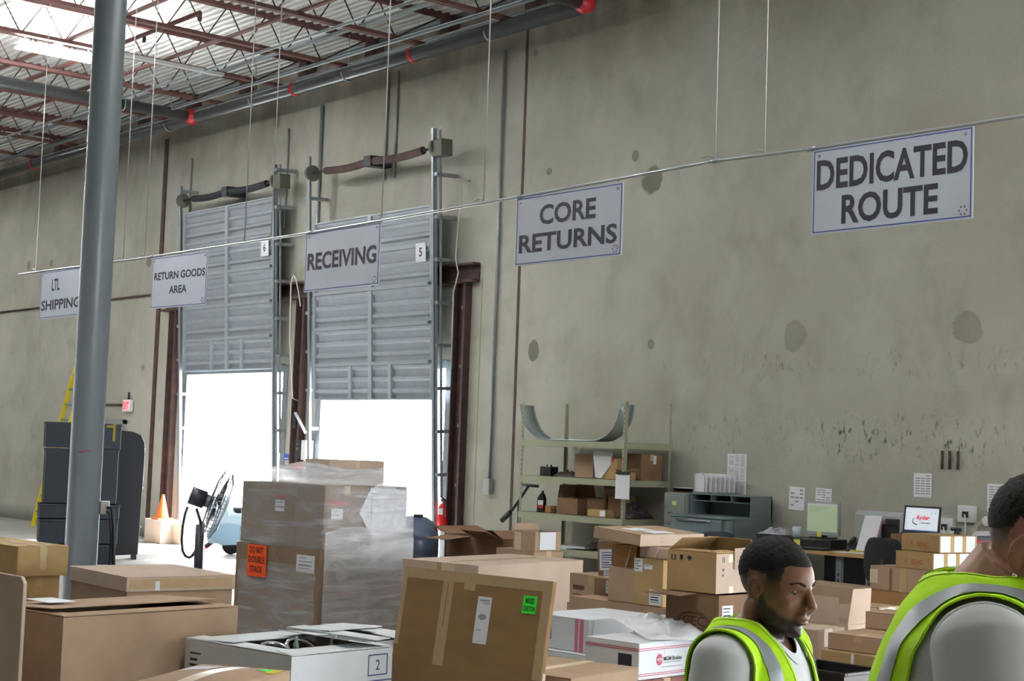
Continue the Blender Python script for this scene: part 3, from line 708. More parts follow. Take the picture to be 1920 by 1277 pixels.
q = pl(-PW/2-.005, 0); r, d = carton('left carton of the lower front row inside the shrink-wrap', q[0], q[1], PW/2-.005, .52, .125, .945, PYAW, KRP, group=PG)
q = pl(-.01, .53); r, d = carton('rear right carton of the lower layer inside the shrink-wrap', q[0], q[1], PW/2-.01, .54, .125, .945, PYAW, KRP, group=PG)
decal(r, d, 'R', .18, .42, .16, .035, REDINK, 'red_mark')
def film(name, dens=.35, seed=0, rough=.2, haze=1.0):
    if name in bpy.data.materials: return bpy.data.materials[name]
    m = bpy.data.materials.new(name); m.use_nodes = True; nt = m.node_tree; N = nt.nodes; L = nt.links; b = N['Principled BSDF']
    b.inputs['Base Color'].default_value = (.93, .95, 1, 1); b.inputs['Roughness'].default_value = rough
    b.inputs['Specular IOR Level'].default_value = .8
    tc = N.new('ShaderNodeTexCoord'); mp = N.new('ShaderNodeMapping'); mp.inputs['Rotation'].default_value = (rad(10), rad(14), 0); mp.inputs['Scale'].default_value = (1, 1, 2.4)
    L.new(tc.outputs['Object'], mp.inputs[0])
    n = N.new('ShaderNodeTexNoise'); n.inputs['Scale'].default_value = 1.7; n.inputs['Detail'].default_value = 9; n.inputs['Roughness'].default_value = .72; n.inputs['Distortion'].default_value = .8; L.new(mp.outputs[0], n.inputs['Vector'])
    mp2 = N.new('ShaderNodeMapping'); mp2.inputs['Rotation'].default_value = (rad(-25), rad(-32), 0); mp2.inputs['Scale'].default_value = (1, 1, 12); L.new(tc.outputs['Object'], mp2.inputs[0])
    n2 = N.new('ShaderNodeTexNoise'); n2.inputs['Scale'].default_value = 1.6; n2.inputs['Detail'].default_value = 6; L.new(mp2.outputs[0], n2.inputs['Vector'])
    ad = N.new('ShaderNodeMath'); ad.operation = 'MAXIMUM'; L.new(n.outputs[0], ad.inputs[0]); L.new(n2.outputs[0], ad.inputs[1])
    mr = N.new('ShaderNodeMapRange'); mr.inputs[1].default_value = .45; mr.inputs[2].default_value = .85; mr.inputs[3].default_value = .17*haze; mr.inputs[4].default_value = dens+.3
    L.new(ad.outputs[0], mr.inputs[0]); L.new(mr.outputs[0], b.inputs['Alpha'])
    bp = N.new('ShaderNodeBump'); bp.inputs['Strength'].default_value = .6; bp.inputs['Distance'].default_value = .02; L.new(ad.outputs[0], bp.inputs['Height']); L.new(bp.outputs[0], b.inputs['Normal'])
    return m
FILM = film('stretch film'); BAGF = film('plastic bag film', .45, 1, .15, 2.2)
def wrap():
    q0 = pl(-PW/2, .535)
    w_ = thing('stretch_wrap', 'clear stretch film wound around the pallet of cartons', 'plastic wrap', (q0[0], q0[1], .13), PYAW)
    def per(q, grow, dx=0, dy=0):      # rounded rectangle perimeter
        hx, hy = PW/2+grow, .535+grow; n = 14
        a = 2*PI*q; c, s_ = math.cos(a), math.sin(a)
        k = (abs(c)**n+abs(s_)**n)**(-1/n); return Vector((c*k*hx+dx, s_*k*hy+dy, 0))
    def setback(p, z):                  # the upper layer stands a little back from the front edge
        up = max(0, min(1, (z-.45)/.6))
        if p.y < 0: p.y = max(p.y, -.548+.035*up)
        return p
    def f(u, v):
        z = .0+v*1.375
        p = per(u, .010+.006*noise.noise(Vector((math.cos(2*PI*u)*3, math.sin(2*PI*u)*3, z*5))))
        p = setback(p, z); p.z = z; return p
    MB().sheet(f, 160, 40).build('film', FILM, w_)
    MB().sheet(lambda u, v: (PW/2+.019+.004*noise.noise(Vector((u*9, v*9, 1))), -.50+1.03*u, .02+.95*v+.05*math.sin(u*5)), 30, 24).build('sheen_film_layer', film('whitened stretch film', .62, 5, .16, 2.1), w_)  # extra white film paints the sheen of reflected daylight on this face
    MB().sheet(lambda u, v: (PW/2+.018+.004*noise.noise(Vector((u*9, v*9, 4))), .02+.5*u, .62+.74*v+.05*math.sin(u*6)), 20, 24).build('sheen_film_layer', film('whitened stretch film', .62, 5, .16, 2.1), w_)
    def g(u, v):                   # loose hood ballooning over the top
        p = per(u, .010); k = v; q = Vector((p.x*(1-k), p.y*(1-k)+.03*k, 0)); q = setback(q, 1.4)
        hump = .14*math.exp(-((q.x+.20)/.40)**2-((q.y+.08)/.42)**2)+.10*math.exp(-((q.x-.40)/.30)**2-((q.y-.30)/.30)**2)
        edge = min(1, k*4)
        q.z = 1.378+edge*(hump+.04)+.016*noise.noise(Vector((q.x*12, q.y*12, 2)))*edge; return q
    MB().sheet(g, 120, 28).build('hood', film('hood film', .45, 3, .25, 2.6), w_)
    q = MB().box(-.40, -.12, -.556, -.5535, .53, .81).build('sticker', ORST, w_); q['label'] = 'orange sticker reading DO NOT DOUBLE STACK'
    for k, (s_, ww) in enumerate((('DO NOT', .2), ('DOUBLE', .235), ('STACK', .19))): text_mb(MB(), s_, (-.26-ww/2, -.558, .735-k*.085), (1, 0, 0), (0, 0, 1), ww, .058, .014).build('lettering', mat('brown black ink', '3a1a10', .7), q)
    MB().prism([(.0, .16), (.13, .38), (.56, .36), (.56, .0), (.16, -.06)], (PW/2+.0035, -.12, .98), (0, 1, 0), (0, 0, 1), (1, 0, 0), .003).build('paper_sheet', PAPER, w_)
wrap()
# behind it
bx = atd(618, 862, 15.4); BT = bx.z
for (z0, z1, lb) in ((0, .66, 'bottom'), (.662, 1.298, 'middle')):
    carton(lb+' carton of the stack behind the shrink-wrapped pallet', bx.x-.02, bx.y+.02, .44, .58, z0, z1, 0, KR2)
carton('brown carton showing above the shrink-wrap against the bright doorway', bx.x, bx.y, .44, .66, 1.3, BT, 0, KR2)
dp = atd(773, 1000, 15.6)
dr = thing('plastic_drum', 'dark blue plastic drum behind the right side of the shrink-wrapped pallet', 'drum', (dp.x, dp.y, 0))
MB().lathe([(.24, 0), (.27, .03), (.27, .3), (.255, .33), (.27, .36), (.27, .75), (.255, .78), (.27, .81), (.265, 1.0), (.22, 1.12), (.14, 1.17), (.0, 1.18)], 32).build('body', mat('slate blue plastic', '55627a', .3, var=.1), dr)
MB().lathe([(.05, 1.165), (.05, 1.2), (0, 1.2)], 14, M=Matrix.Translation((.09, 0, 0))).build('bung', BLACKP, dr)

# --- white brake cartons
BG = 'white brake cartons'
carton('plain brown carton under the white brake cartons, mostly hidden', -7.0, 6.52, .5, .68, 0, .45, 4, KR3)
r, d = carton('lower white brake carton, under the one with the loose wrapper', -6.96, 6.5, .52, .7, .45, .645, 4, WHC, group=BG)
fbars(r, d, 'R', [(.56, .02, .02, .16), (.62, .02, .03, .16)], PINKINK)
r, d = carton('upper white brake carton with a curled wrapper, left of the red octagon one', -7.04, 6.55, .47, .66, .647, .85, 5, WHC, tape='x', tapem=WHC, group=BG)
fbars(r, d, 'L', [(.36, .0, .025, .2), (.40, .0, .03, .2)], PINKINK)
fbars(r, d, 'L', [(.02, .14, .14, .006), (.155, .06, .006, .086), (.06, .06, .1, .006)], BLUEINK)
MB().prism([(0, 0), (.26, 0), (.26, .19), (.02, .19)], (.004, .02, .005), (.05, 1, 0), (0, 0, 1), (1, -.05, 0), .004).build('wrapper_flap', WHC, r)
fbars(r, d, 'R', [(.42, .07, .008, .12)], INK)
carton('reddish brown carton under the white brake carton with the red octagon', -6.31, 6.25, .42, .54, 0, .598, 6, mat('red kraft', '8e5f52', .8, var=.1))
r, d = carton('white brake carton with a red octagon emblem, right of the crumpled plastic', -6.32, 6.27, .40, .52, .6, .805, 6, WHC, tape='x', tapem=WHC, group=BG)
fbars(r, d, 'R', [(.0, .172, .52, .004), (.0, .162, .52, .004), (.0, .03, .52, .004), (.0, .02, .52, .004)], mat('carton red', 'b4375c', .6))
em = MB(); em.prism([(.028*math.cos(PI/8+k*PI/4), .034*math.sin(PI/8+k*PI/4)) for k in range(8)], (.0016, .185, .105), (0, 1, 0), (0, 0, 1), (1, 0, 0), .001); em.build('emblem', mat('emblem red', 'c53a5e', .6), r)
text_mb(MB(), 'MGM', (.0034, .163, .095), (0, 1, 0), (0, 0, 1), .044, .02, .02).build('lettering', WHC, r)
ftext(r, d, 'R', 'MGM Brakes', .222, .095, .165, .024, INK, .015, 'lettering')
ftext(r, d, 'R', 'www.mgmbrakes.com', .2, .055, .19, .012, FAINT, 0, 'lettering')
fbars(r, d, 'R', [(.222, .084, .16, .004)], FAINT)
fbars(r, d, 'L', [(.0, .172, .4, .004), (.0, .162, .4, .004)], mat('carton red', 'b4375c', .6))
decal(r, d, 'L', .25, .02, .1, .12, INK, 'label'); decal(r, d, 'R', .42, .06, .06, .13, WHC, 'tape')
def crumple(name, label, c0, c1, w_, h_, z0, seed, m):
    c0, c1 = Vector(c0), Vector(c1); ax = (c1-c0); n_ = Vector((-ax.y, ax.x, 0)).normalized()
    def f(u, v):
        p = c0+ax*u+n_*(w_*(v-.5)); k = math.sin(PI*min(1, max(0, v)))**.6*math.sin(PI*min(1, max(0, u)))**.5
        h = k*h_*(.55+.75*noise.noise(Vector((u*4+seed, v*3, seed)))+.45*abs(noise.noise(Vector((u*11, v*9, seed+3)))))
        p.z = z0[0]+(z0[1]-z0[0])*u+.004+max(0, h); p += Vector((noise.noise(Vector((u*9, v*9, seed+5))), noise.noise(Vector((u*9, v*9, seed+8))), 0))*.025*k; return p
    return tag(MB().sheet(f, 44, 30).build(name, m, loc=c0.lerp(c1, .5)), label, 'plastic')
crumple('plastic_wrapper', 'crumpled clear plastic wrapper spilling over the white brake cartons', (-6.93, 6.93, .84), (-6.3, 6.60, .80), .42, .085, (.853, .808), 3, film('white bag film', .65, 2, .3, 4.5))
# ------------------------------------------------------------------ stacks right of centre
MS = None
r, d = carton('long brown carton at the bottom of the middle stack with a dark round stamp', -7.06, 7.26, .94, .9, 0, .885, 0, KR, tape='x')
em = MB(); em.tube([(-.33+.06*math.cos(q), -.003, .74+.06*math.sin(q)) for q in [k*2*PI/24 for k in range(24)]], .012, 6, close=True).ell((-.33, -.003, .74), (.05, .001, .05), 16, 8); em.build('stamp', BRINK, r)
r, d = carton('brown carton with a torn white label under the flat carton, right one of the pair', -7.14, 7.28, .255, .3, .887, 1.19, 2, KR4)
decal(r, d, 'L', .0, .215, .075, .085, PAPER, lines=4); decal(r, d, 'L', .09, .235, .07, .03, PAPER, 'torn_label', lines=1); decal(r, d, 'L', .14, .01, .11, .1, PAPER, 'label', lines=5, linem=INK)
r, d = carton('plain brown carton under the flat carton, left one of the pair', -7.40, 7.28, .24, .3, .887, 1.115, 2, KR)
r, d = carton('open brown carton with string round it, squeezed beneath the flat carton', -7.42, 7.31, .235, .3, 1.117, 1.26, 0, KR5, 'open', flaps=(('L', 255, .07),), )
s = MB(); s.tube([(-.04, -.006, .14), (-.06, -.012, .06), (-.085, -.008, .005), (-.09, -.006, -.07)], .006, 6); s.build('string', TAPEP, r)
r, d = carton('pinkish brown carton with string, wedged between the flat carton and the labelled carton', -7.13, 7.31, .26, .26, 1.192, 1.262, 0, KR2)
MB().tube([(-.19, -.004, .07), (-.2, -.008, .03), (-.205, -.004, .0)], .004, 6).tube([(-.08, -.004, .07), (-.09, -.008, .03), (-.105, -.004, .0)], .004, 6).build('string', TAPEP, r)
r, d = carton('flat brown carton with two white papers on top, crowning the middle stack', -7.30, 7.22, .43, .62, 1.268, 1.345, 2, KR, tape='x', rot=(0, rad(4), rad(2)))
MB().box(-.31, -.19, .13, .33, d[2]+.001, d[2]+.002).build('paper', PAPER, r); MB().box(-.16, -.04, .17, .38, d[2]+.001, d[2]+.002).build('paper', PAPER, r)
fbars(r, d, 'R', [(0, .0, .62, .076)], KR2, 'daylit_end'); ftext(r, d, 'R', 'O', .19, .02, .035, .04, FAINT, .0, 'print', .0028); fbars(r, d, 'R', [(.36, .035, .1, .008)], FAINT, 'print', .0026)  # daylight on this end painted as a paler skin
r, d = carton('brown carton with faded printing at the left of the middle stack, above a plain one', -8.04, 7.76, .52, .4, .775, .985, 0, KR)
decal(r, d, 'L', .04, .1, .12, .03, BRINK, 'print'); decal(r, d, 'L', .04, .06, .1, .006, BRINK, 'print'); decal(r, d, 'L', .2, .13, .3, .08, TAPE, 'tape'); ftext(r, d, 'L', 'Cooper', .28, .145, .2, .05, INK, .0, 'print', .003)
carton('plain brown carton at the left foot of the middle stack', -8.02, 7.74, .54, .42, 0, .773, 0, KR)
r, d = carton('tilted open brown carton with a big white shipping label, left in the middle stack', -8.05, 7.80, .25, .22, .99, 1.24, 0, KR3, 'open', flaps=(('K', 80, .06),), rot=(0, rad(-4), 0))
decal(r, d, 'L', .02, .05, .21, .15, PAPER, lines=7, linem=BLUEINK); decal(r, d, 'L', .06, .0, .1, .045, PAPER, 'label', lines=2)
r, d = carton('small brown carton with a white label in front of the carton with faded printing', -7.78, 7.5, .24, .22, .887, 1.0, 0, KR3)
decal(r, d, 'L', .12, .02, .075, .085, PAPER, lines=3)
# arrow carton on the carton with the oval
r, d = carton('dark brown carton printed with CEC in an oval, a side flap folded out', -6.25, 6.84, .40, .46, 0, 1.06, 4, KR3, 'open', flaps=(('L', 184, .16, -.12, .62), ('K', 2, .2), ('B', 2, .1)))
em = MB(); em.tube([(-.185+.11*math.cos(q), -.003, .90+.048*math.sin(q)) for q in [k*2*PI/28 for k in range(28)]], .0055, 6, close=True); em.build('oval', BRINK, r)
ftext(r, d, 'L', 'CEC', .13, .872, .17, .055, BRINK, .01, 'lettering'); ftext(r, d, 'L', 'BRAKE PARTS' if False else '. . . . . .', .15, .83, .12, .008, BRINK, 0, 'print')
decal(r, d, 'R', .03, .90, .1, .1, PAPER, lines=4, linem=INK); fbars(r, d, 'R', [(.25, 1.0, .02, .02), (.3, 1.0, .02, .02)], BRINK)
r, d = carton('open brown carton with black handling symbols standing on the dark CEC carton', -6.27, 6.83, .36, .40, 1.068, 1.30, 6, KR4, 'open', flaps=(('B', 70, .08), ('K', 40, .12), ('L', 6, .07), ('R', 8, .06, .0, .5)))
sy = [(.03, .18, .008, .03), (.055, .18, .008, .03), (.03, .178, .033, .004), (.095, .185, .022, .026), (.103, .178, .007, .01), (.15, .19, .03, .014), (.158, .18, .012, .03)]
fbars(r, d, 'L', sy, INK); fbars(r, d, 'R', [(.06, .18, .006, .03), (.075, .18, .006, .03), (.06, .13, .016, .014), (.06, .10, .012, .012)], INK)
fbars(r, d, 'R', [(0, 0, .4, .23)], KR2, 'daylit_side', .0012)  # light from the right painted as a paler side
decal(r, d, 'R', .12, .18, .05, .04, TAPE, 'tape'); decal(r, d, 'R', .13, .0, .04, .04, TAPE, 'tape'); decal(r, d, 'R', .27, .03, .03, .05, TAPE, 'tape')
r2 = MB().prism([(0, 0), (.24, 0), (.24, .14), (.0, .12)], (.004, .17, .14), (.25, 1, 0), (0, 0, 1), (1, -.2, 0), .004).build('side_flap', KR2, r)

# ------------------------------------------------------------------ right-hand pile
r, d = carton('long brown taped carton behind the two workers', -6.15, 8.32, .44, .75, .642, .748, 8, KR, tape='y', tapem=TAPE)
decal(r, d, 'R', .03, .01, .05, .08, PAPER, lines=2)
r, d = carton('small brown carton standing on the long taped carton', -6.42, 8.74, .215, .3, .75, .865, 8, KR)
r, d = carton('brown carton bound with a white strap beneath the long taped carton', -6.08, 8.25, .5, .8, .02, .64, 8, KR4)
fbars(r, d, 'L', [(.22, .5, .02, .12)], PAPER, 'strap')
tote = thing('black_tote', 'black plastic tote between the two workers at the bottom edge', 'tote', (-6.13, 7.72, 0), 3)
mb = MB()
for q in ((-.24, .24, -.2, -.19), (-.24, .24, .19, .2)): mb.box(q[0], q[1], q[2], q[3], 0, .6)
for q in ((-.24, -.23), (.23, .24)): mb.box(q[0], q[1], -.19, .19, 0, .6)
mb.box(-.23, .23, -.19, .19, 0, .01); mb.build('body', BLACKP, tote)
rm = MB()
for q in ((-.255, .255, -.215, -.19), (-.255, .255, .19, .215)): rm.box(q[0], q[1], q[2], q[3], .6, .62)
for q in ((-.255, -.23), (.23, .255)): rm.box(q[0], q[1], -.19, .19, .6, .62)
rm.build('rim', BLACKP, tote, bevel=.004)
carton('pale brown carton low beside the black tote', -6.45, 7.72, .3, .34, 0, .58, 3, KR2)
r, d = carton('brown carton with a tall pale flap standing straight up', -6.96, 8.95, .34, .36, 0, .725, 4, KR2, 'open', flaps=(('R', 96, .25, -.02, .72), ('L', 88, .18, .0, .8), ('B', 100, .1)))
decal(r, d, 'R', .1, .62, .06, .08, TAPEP, 'tape')
r, d = carton('brown carton with a white tape end beside the carton with the tall flap', -6.88, 8.5, .3, .36, 0, .72, 6, KR2, tape='y', tapem=TAPEP)
decal(r, d, 'R', .1, .6, .1, .12, TAPEP, 'tape')
r, d = carton('small carton with a white end behind the tall pale flap', -7.2, 9.62, .3, .3, 0, .80, 5, KR)
decal(r, d, 'R', .02, .66, .2, .13, PAPER, 'label')
crumple('plastic_bag', 'clear plastic bag beside the small brown carton behind the right-hand worker', (-6.2, 8.78, .79), (-6.0, 9.15, .79), .3, .2, (.752, .752), 9, BAGF)
# the stack in front of the bench
r, d = carton('large orange brown carton at the base of the stack in front of the laptop', -8.02, 11.56, .88, .5, 0, .735, -3, KR5)
decal(r, d, 'L', .0, .3, .13, .43, KR4, 'tape')
carton('long brown carton on the floor left of the large orange brown one', -9.08, 11.82, .85, .5, 0, .70, 0, KR)
r, d = carton('wide brown taped carton under the two cartons with red printing', -8.07, 11.6, .75, .48, .737, .95, -3, KR, tape='x')
decal(r, d, 'L', .33, .0, .085, .212, TAPE, 'tape'); decal(r, d, 'L', .0, .06, .09, .12, TAPEP, 'tape'); decal(r, d, 'L', .22, .0, .03, .2, KR3, 'stain'); fbars(r, d, 'R', [(.05, .05, .4, .15)], PAPER, 'label')
for (lb, x, y, z0, W, Dp) in (('lower brown carton with red printing and white striped end', -8.14, 11.62, .952, .42, .5), ('upper brown carton with red printing and white striped end, topmost of its stack', -8.13, 11.7, 1.104, .43, .5)):
    r, d = carton(lb, x, y, W, Dp, z0, z0+.148, -5, KR4, tape='x', group='cartons with red printing and striped ends')
    ftext(r, d, 'L', 'n.', .11, .05, .03, .035, ORINK, .01, 'lettering'); ftext(r, d, 'L', 'VEDAC', .17, .045, .14, .04, ORINK, .015, 'lettering'); fbars(r, d, 'L', [(.19, .036, .1, .004)], ORINK)
    fbars(r, d, 'R', [(.01, .005, .13, .138), (.19, .005, .11, .138), (.35, .005, .12, .138)], PAPER, 'white_stripe')
carton('tall brown carton right of the stack with red printing, a red folder on it', -8.2, 12.35, .34, .3, 0, 1.175, 3, KR)
tag(MB().box(-.13, .13, -.1, .1, 0, .018).build('folder', mat('red folder', 'c23348', .5), bevel=.003), 'red folder lying on the tall brown carton', 'folder').location = (-8.34, 12.5, 1.177)
# ------------------------------------------------------------------ behind the tall pinkish carton
r, d = carton('large dark open carton with a flap lit white, in front of the fire extinguisher', -11.42, 9.5, .84, .6, 0, 1.02, 2, KR3, 'open', flaps=(('L', 186, .28, 0, .42), ('L', 160, .22, .5, 1.0), ('R', 20, .2), ('B', 20, .12), ('K', 165, .25)))
r, d = carton('flat brown carton under the small open carton with the hanging paper', -10.84, 9.38, .54, .36, .0, .955, 0, KR)
r, d = carton('small open brown carton with a white paper hanging over its edge', -10.85, 9.4, .30, .32, .957, 1.13, 2, KR, 'open', flaps=(('K', 100, .06), ('L', 262, .02)))
MB().prism([(0, -.14), (.2, -.14), (.2, .02), (0, .02)], (.006, .05, .15), (0, 1, 0), (0, 0, 1), (1, 0, 0), .002).build('hanging_paper', PAPER, r)
decal(r, d, 'L', .02, .0, .09, .16, TAPEP, 'tape')

# ------------------------------------------------------------------ shelf unit
sh = thing('storage_shelf', 'pale green steel shelf unit against the concrete wall', 'shelf', (-14.35, 13.38, 0))
sx0, sx1, sy0, sy1 = -15.35+14.35, -13.44+14.35, 13.0-13.38, 13.78-13.38
for x in (sx0, sx1):
    for y in (sy0, sy1):
        a = 1 if x < 0 else -1; b_ = 1 if y < 0 else -1; p = MB()
        p.box(min(x, x+a*.04), max(x, x+a*.04), min(y, y+b_*.003), max(y, y+b_*.003), 0, 2.5).box(min(x, x+a*.003), max(x, x+a*.003), min(y, y+b_*.04), max(y, y+b_*.04), 0, 2.5)
        for k in range(40): p.box(x+a*.017, x+a*.023, y-b_*.0015 if b_ > 0 else y-.001, y+.001 if b_ > 0 else y+.0015, .06+k*.06, .09+k*.06, 1)
        p.build('post', [SHELFM, DARKST], sh)
for z in (2.01, 1.56, 1.10, .68):
    s = MB(); s.box(sx0+.004, sx1-.004, sy0+.004, sy1-.004, z-.02, z-.004); b_ = s.build('shelf_board', mat('shelf board', 'a79f85', .7, var=.1), sh)
    q = MB().box(sx0, sx1, sy0-.012, sy0+.004, z-.075, z).box(sx0, sx1, sy1-.004, sy1+.008, z-.075, z).box(sx0-.008, sx0+.004, sy0, sy1, z-.075, z).box(sx1-.004, sx1+.008, sy0, sy1, z-.075, z)
    q.build('beam', SHELFM, sh)
def put(mb, name, label, cat, m, loc, rz=0, group=None, bevel=0):
    o = mb.build(name, m, bevel=bevel); o.location = loc; o.rotation_euler = (0, 0, rad(rz)); return tag(o, label, cat, group)
# curved fender on top
def fender():
    prof = [(-.95, .44), (-.94, .38), (-.90, .27), (-.82, .15), (-.70, .06), (-.58, .015), (-.45, .0)]+[(.45, .0), (.56, .012), (.70, .07), (.80, .15), (.87, .25), (.91, .37), (.92, .45)]
    mb = MB(); n = len(prof); vs = []
    for (a, z) in prof: vs += [(a, -.21, z), (a, .03, z+.0)]
    fs = [(2*i, 2*i+1, 2*i+3, 2*i+2) for i in range(n-1)]; mb.add(vs, fs, 0, True)
    mb.tube([(a, -.21, z) for a, z in prof], .008, 6).tube([(a, .03, z) for a, z in prof], .008, 6)
    o = mb.build('truck_fender', mat('bare fender metal', 'a5b3b6', .3, .5, var=.1), solid=.004); o.location = (-14.62, 13.36, 2.022); tag(o, 'curved silver wheel fender lying on top of the shelf unit', 'fender')
fender()
bt = thing('battery', 'small black battery with two terminals on the second shelf', 'battery', (-15.13, 13.3, 1.56))
MB().box(-.1, .1, -.07, .07, 0, .12).build('case', BLACKP, bt, bevel=.006)
MB().tube([(-.04, 0, .12), (-.04, 0, .145)], .01, 8).tube([(.04, 0, .12), (.04, 0, .145)], .01, 8).build('terminal', DARKST, bt)
crumple('cable_coil', 'dark tangle of cable beside the black battery on the second shelf', (-14.98, 13.3, 1.56), (-14.62, 13.35, 1.56), .16, .09, (1.562, 1.562), 14, mat('dark cable', '3a3034', .6))
r, d = carton('tall brown carton on the second shelf, left of the white paper bag', -14.25, 13.25, .34, .3, 1.562, 1.85, 0, KR)
r, d = carton('brown carton with a bright red sticker on the second shelf', -13.72, 13.15, .27, .3, 1.562, 1.82, 0, KR4)
decal(r, d, 'L', .1, .2, .12, .06, REDP, 'sticker', rot=12); decal(r, d, 'L', .03, .13, .1, .03, BRINK, 'print')
r, d = carton('large dark brown carton at the right end of the second shelf', -13.46, 13.3, .24, .36, 1.562, 1.88, 0, KR3); decal(r, d, 'R', .2, .2, .05, .1, PAPER, lines=3)
r, d = carton('small open carton leaning out at the right end of the second shelf', -13.49, 13.08, .16, .16, 1.562, 1.66, 0, KR4, 'open', flaps=(('R', 160, .09), ('L', 150, .06)))
tag(MB().prism([(0, 0), (.10, -.01), (.26, .16), (.27, .31), (-.04, .33), (-.05, .28)], (-14.08, 13.13, 1.575), (1, 0, 0), (0, 0, 1), (0, 1, 0), .03).build('paper_bag', WHITEP, loc=(-14.0, 13.15, 1.575)), 'white paper bag wedged between the cartons on the second shelf', 'bag')
b_ = thing('oil_bottle', 'black oil bottle with a red and white label on the third shelf', 'bottle', (-15.14, 13.2, 1.1), 10)
MB().prism([(-.055, 0), (.055, 0), (.058, .16), (.045, .2), (.03, .235), (.0, .24), (-.05, .18)], (0, -.03, 0), (1, 0, 0), (0, 0, 1), (0, 1, 0), .06).build('body', BLACKP, b_, bevel=.008)
MB().tube([(.015, 0, .235), (.015, 0, .27)], .016, 10).build('cap', BLACKP, b_)
MB().box(-.03, .05, -.033, -.031, .05, .15).build('label', PAPER, b_); MB().box(-.03, .05, -.0345, -.033, .05, .09).build('label_band', REDP, b_)
carton('tiny brown carton right of the oil bottle on the third shelf', -14.87, 13.12, .11, .1, 1.102, 1.19, 0, KR5)
r, d = carton('open brown carton with two dark flaps raised on the third shelf', -14.37, 13.12, .38, .34, 1.102, 1.30, 0, KR3, 'open', flaps=(('B', 84, .18, 0, .9), ('K', 86, .16)))
r, d = carton('dark brown open carton in the middle of the third shelf', -14.04, 13.25, .3, .3, 1.102, 1.32, 0, KR3, 'open', flaps=(('B', 80, .17), ('R', 88, .12)))
carton('brown carton beside the shelf post on the third shelf', -13.78, 13.28, .22, .25, 1.102, 1.36, 0, KR3)
r, d = carton('long yellowish carton lying on the third shelf', -13.78, 13.04, .32, .14, 1.102, 1.19, 0, KR4); decal(r, d, 'L', .22, .01, .09, .07, PAPER, 'label')
crumple('black_bag', 'dark cloth bag at the right end of the third shelf', (-13.7, 13.35, 1.1), (-13.46, 13.35, 1.1), .4, .2, (1.102, 1.102), 21, mat('dark cloth', '2b2024', .8))
cb = thing('clipboard', 'clipboard with a white sheet hanging on the front shelf post', 'clipboard', (-13.43, 12.97, 1.34), 0)
MB().box(-.125, .125, .0, .004, 0, .32).build('board', BRINK, cb); MB().box(-.12, .12, -.003, 0, .0, .29).build('sheet', PAPER, cb); MB().box(-.09, .09, -.012, 0, .285, .325).build('clip', DARKST, cb)
for k, (a, b2, y) in enumerate(((-15.1, -14.4, 13.02), (-14.75, -14.2, 13.12))):
    put(MB().box(0, b2-a, -.03, .32, 0, .012), 'cardboard_sheet', ('white board lying on the bottom shelf, left one', 'white board lying on the bottom shelf, right one')[k], 'board', WHC, (a, y, .682+.013*k), 2*k)
crumple('black_cloth', 'dark crumpled cloth on the bottom shelf', (-14.3, 13.3, .7), (-13.9, 13.35, .7), .3, .12, (.71, .71), 31, mat('dark cloth', '2b2024', .8))
for k, (x, lb) in enumerate(((-15.0, 'left small black pipe fitting under the bottom shelf'), (-14.75, 'right small black pipe fitting under the bottom shelf'))):
    put(MB().ell((0, 0, .25), (.09, .09, .25), 14, 10).ell((.1, 0, .15), (.08, .07, .15), 12, 8), 'pipe_fitting', lb, 'fitting', BLACKP, (x, 13.3, 0))
ho = MB().tube([(-15.82, 13.55, 1.41), (-15.95, 13.5, 1.2), (-16.05, 13.45, 1.05)], .02, 8).tube([(-16.05, 13.45, 1.05), (-16.17, 13.4, .93)], .035, 10).tube([(-15.95, 13.5, 1.2), (-15.93, 13.5, .9), (-15.9, 13.5, .5), (-15.95, 13.5, .01)], .018, 8).tube([(-15.7, 13.62, 1.41), (-15.95, 13.55, 1.42)], .02, 8)
tag(ho.build('grease_gun', mat('dark tool', '26242c', .5, .2), loc=(-15.93, 13.5, 0)), 'dark grease gun and hose hung at the left end of the shelf unit', 'tool')
# papers on the wall
def wallpaper(px0, py0, px1, py1, label, lines, k=1, rz=0):
    a = ony(px0, py0, D); b2 = ony(px1, py1, D); W = abs(b2.x-a.x); h = (a.z-b2.z)/k
    for i in range(k):
        mb = MB().box(0, W, -.003, 0, 0, h-.004); rr = random.Random(int(px0)+i)
        for q in range(lines):
            z = h*.9-q*h*.82/lines
            for (u0, u1) in ((.1, .34), (.4, .62), (.68, .9)):
                if rr.random() < .8: mb.box(W*u0, W*u1, -.0036, -.003, z-h*.35/lines, z, 1)
        o = mb.build('wall_paper', [PAPER, FAINT]); o.location = (a.x, D-.003-.0015*i, a.z-h*(i+1)); o.rotation_euler = (0, rad(rz), 0)
        tag(o, label if k == 1 else ('topmost', 'middle', 'lowest')[i]+' '+label, 'paper', 'papers taped to the wall')
wallpaper(1365, 850, 1399, 930, 'of the three joined lists on the wall above the grey desk', 12, 3)
wallpaper(1480, 911, 1508, 957, 'paper with three bold lines on the wall left of the monitor', 5, 1, 2)
wallpaper(1530, 914, 1559, 948, 'paper on the wall directly behind the monitor', 6, 1, 1)
wallpaper(1714, 886, 1747, 934, 'paper on the wall above the laptop', 8)
wallpaper(1852, 906, 1890, 962, 'paper on the wall next to the head of the right-hand worker', 9)
for (x, lb) in ((-9.63, 'left'), (-9.54, 'middle'), (-9.44, 'right')):
    tag(MB().tube([(x, D-.012, 1.83), (x+.004, D-.014, 1.93), (x, D-.012, 2.02)], .014, 6).build('steel_strap', RUSTY, loc=(x, D-.012, 1.9)), lb+' one of three short dark straps fixed to the wall above the laptop', 'strap', 'dark straps on the wall')

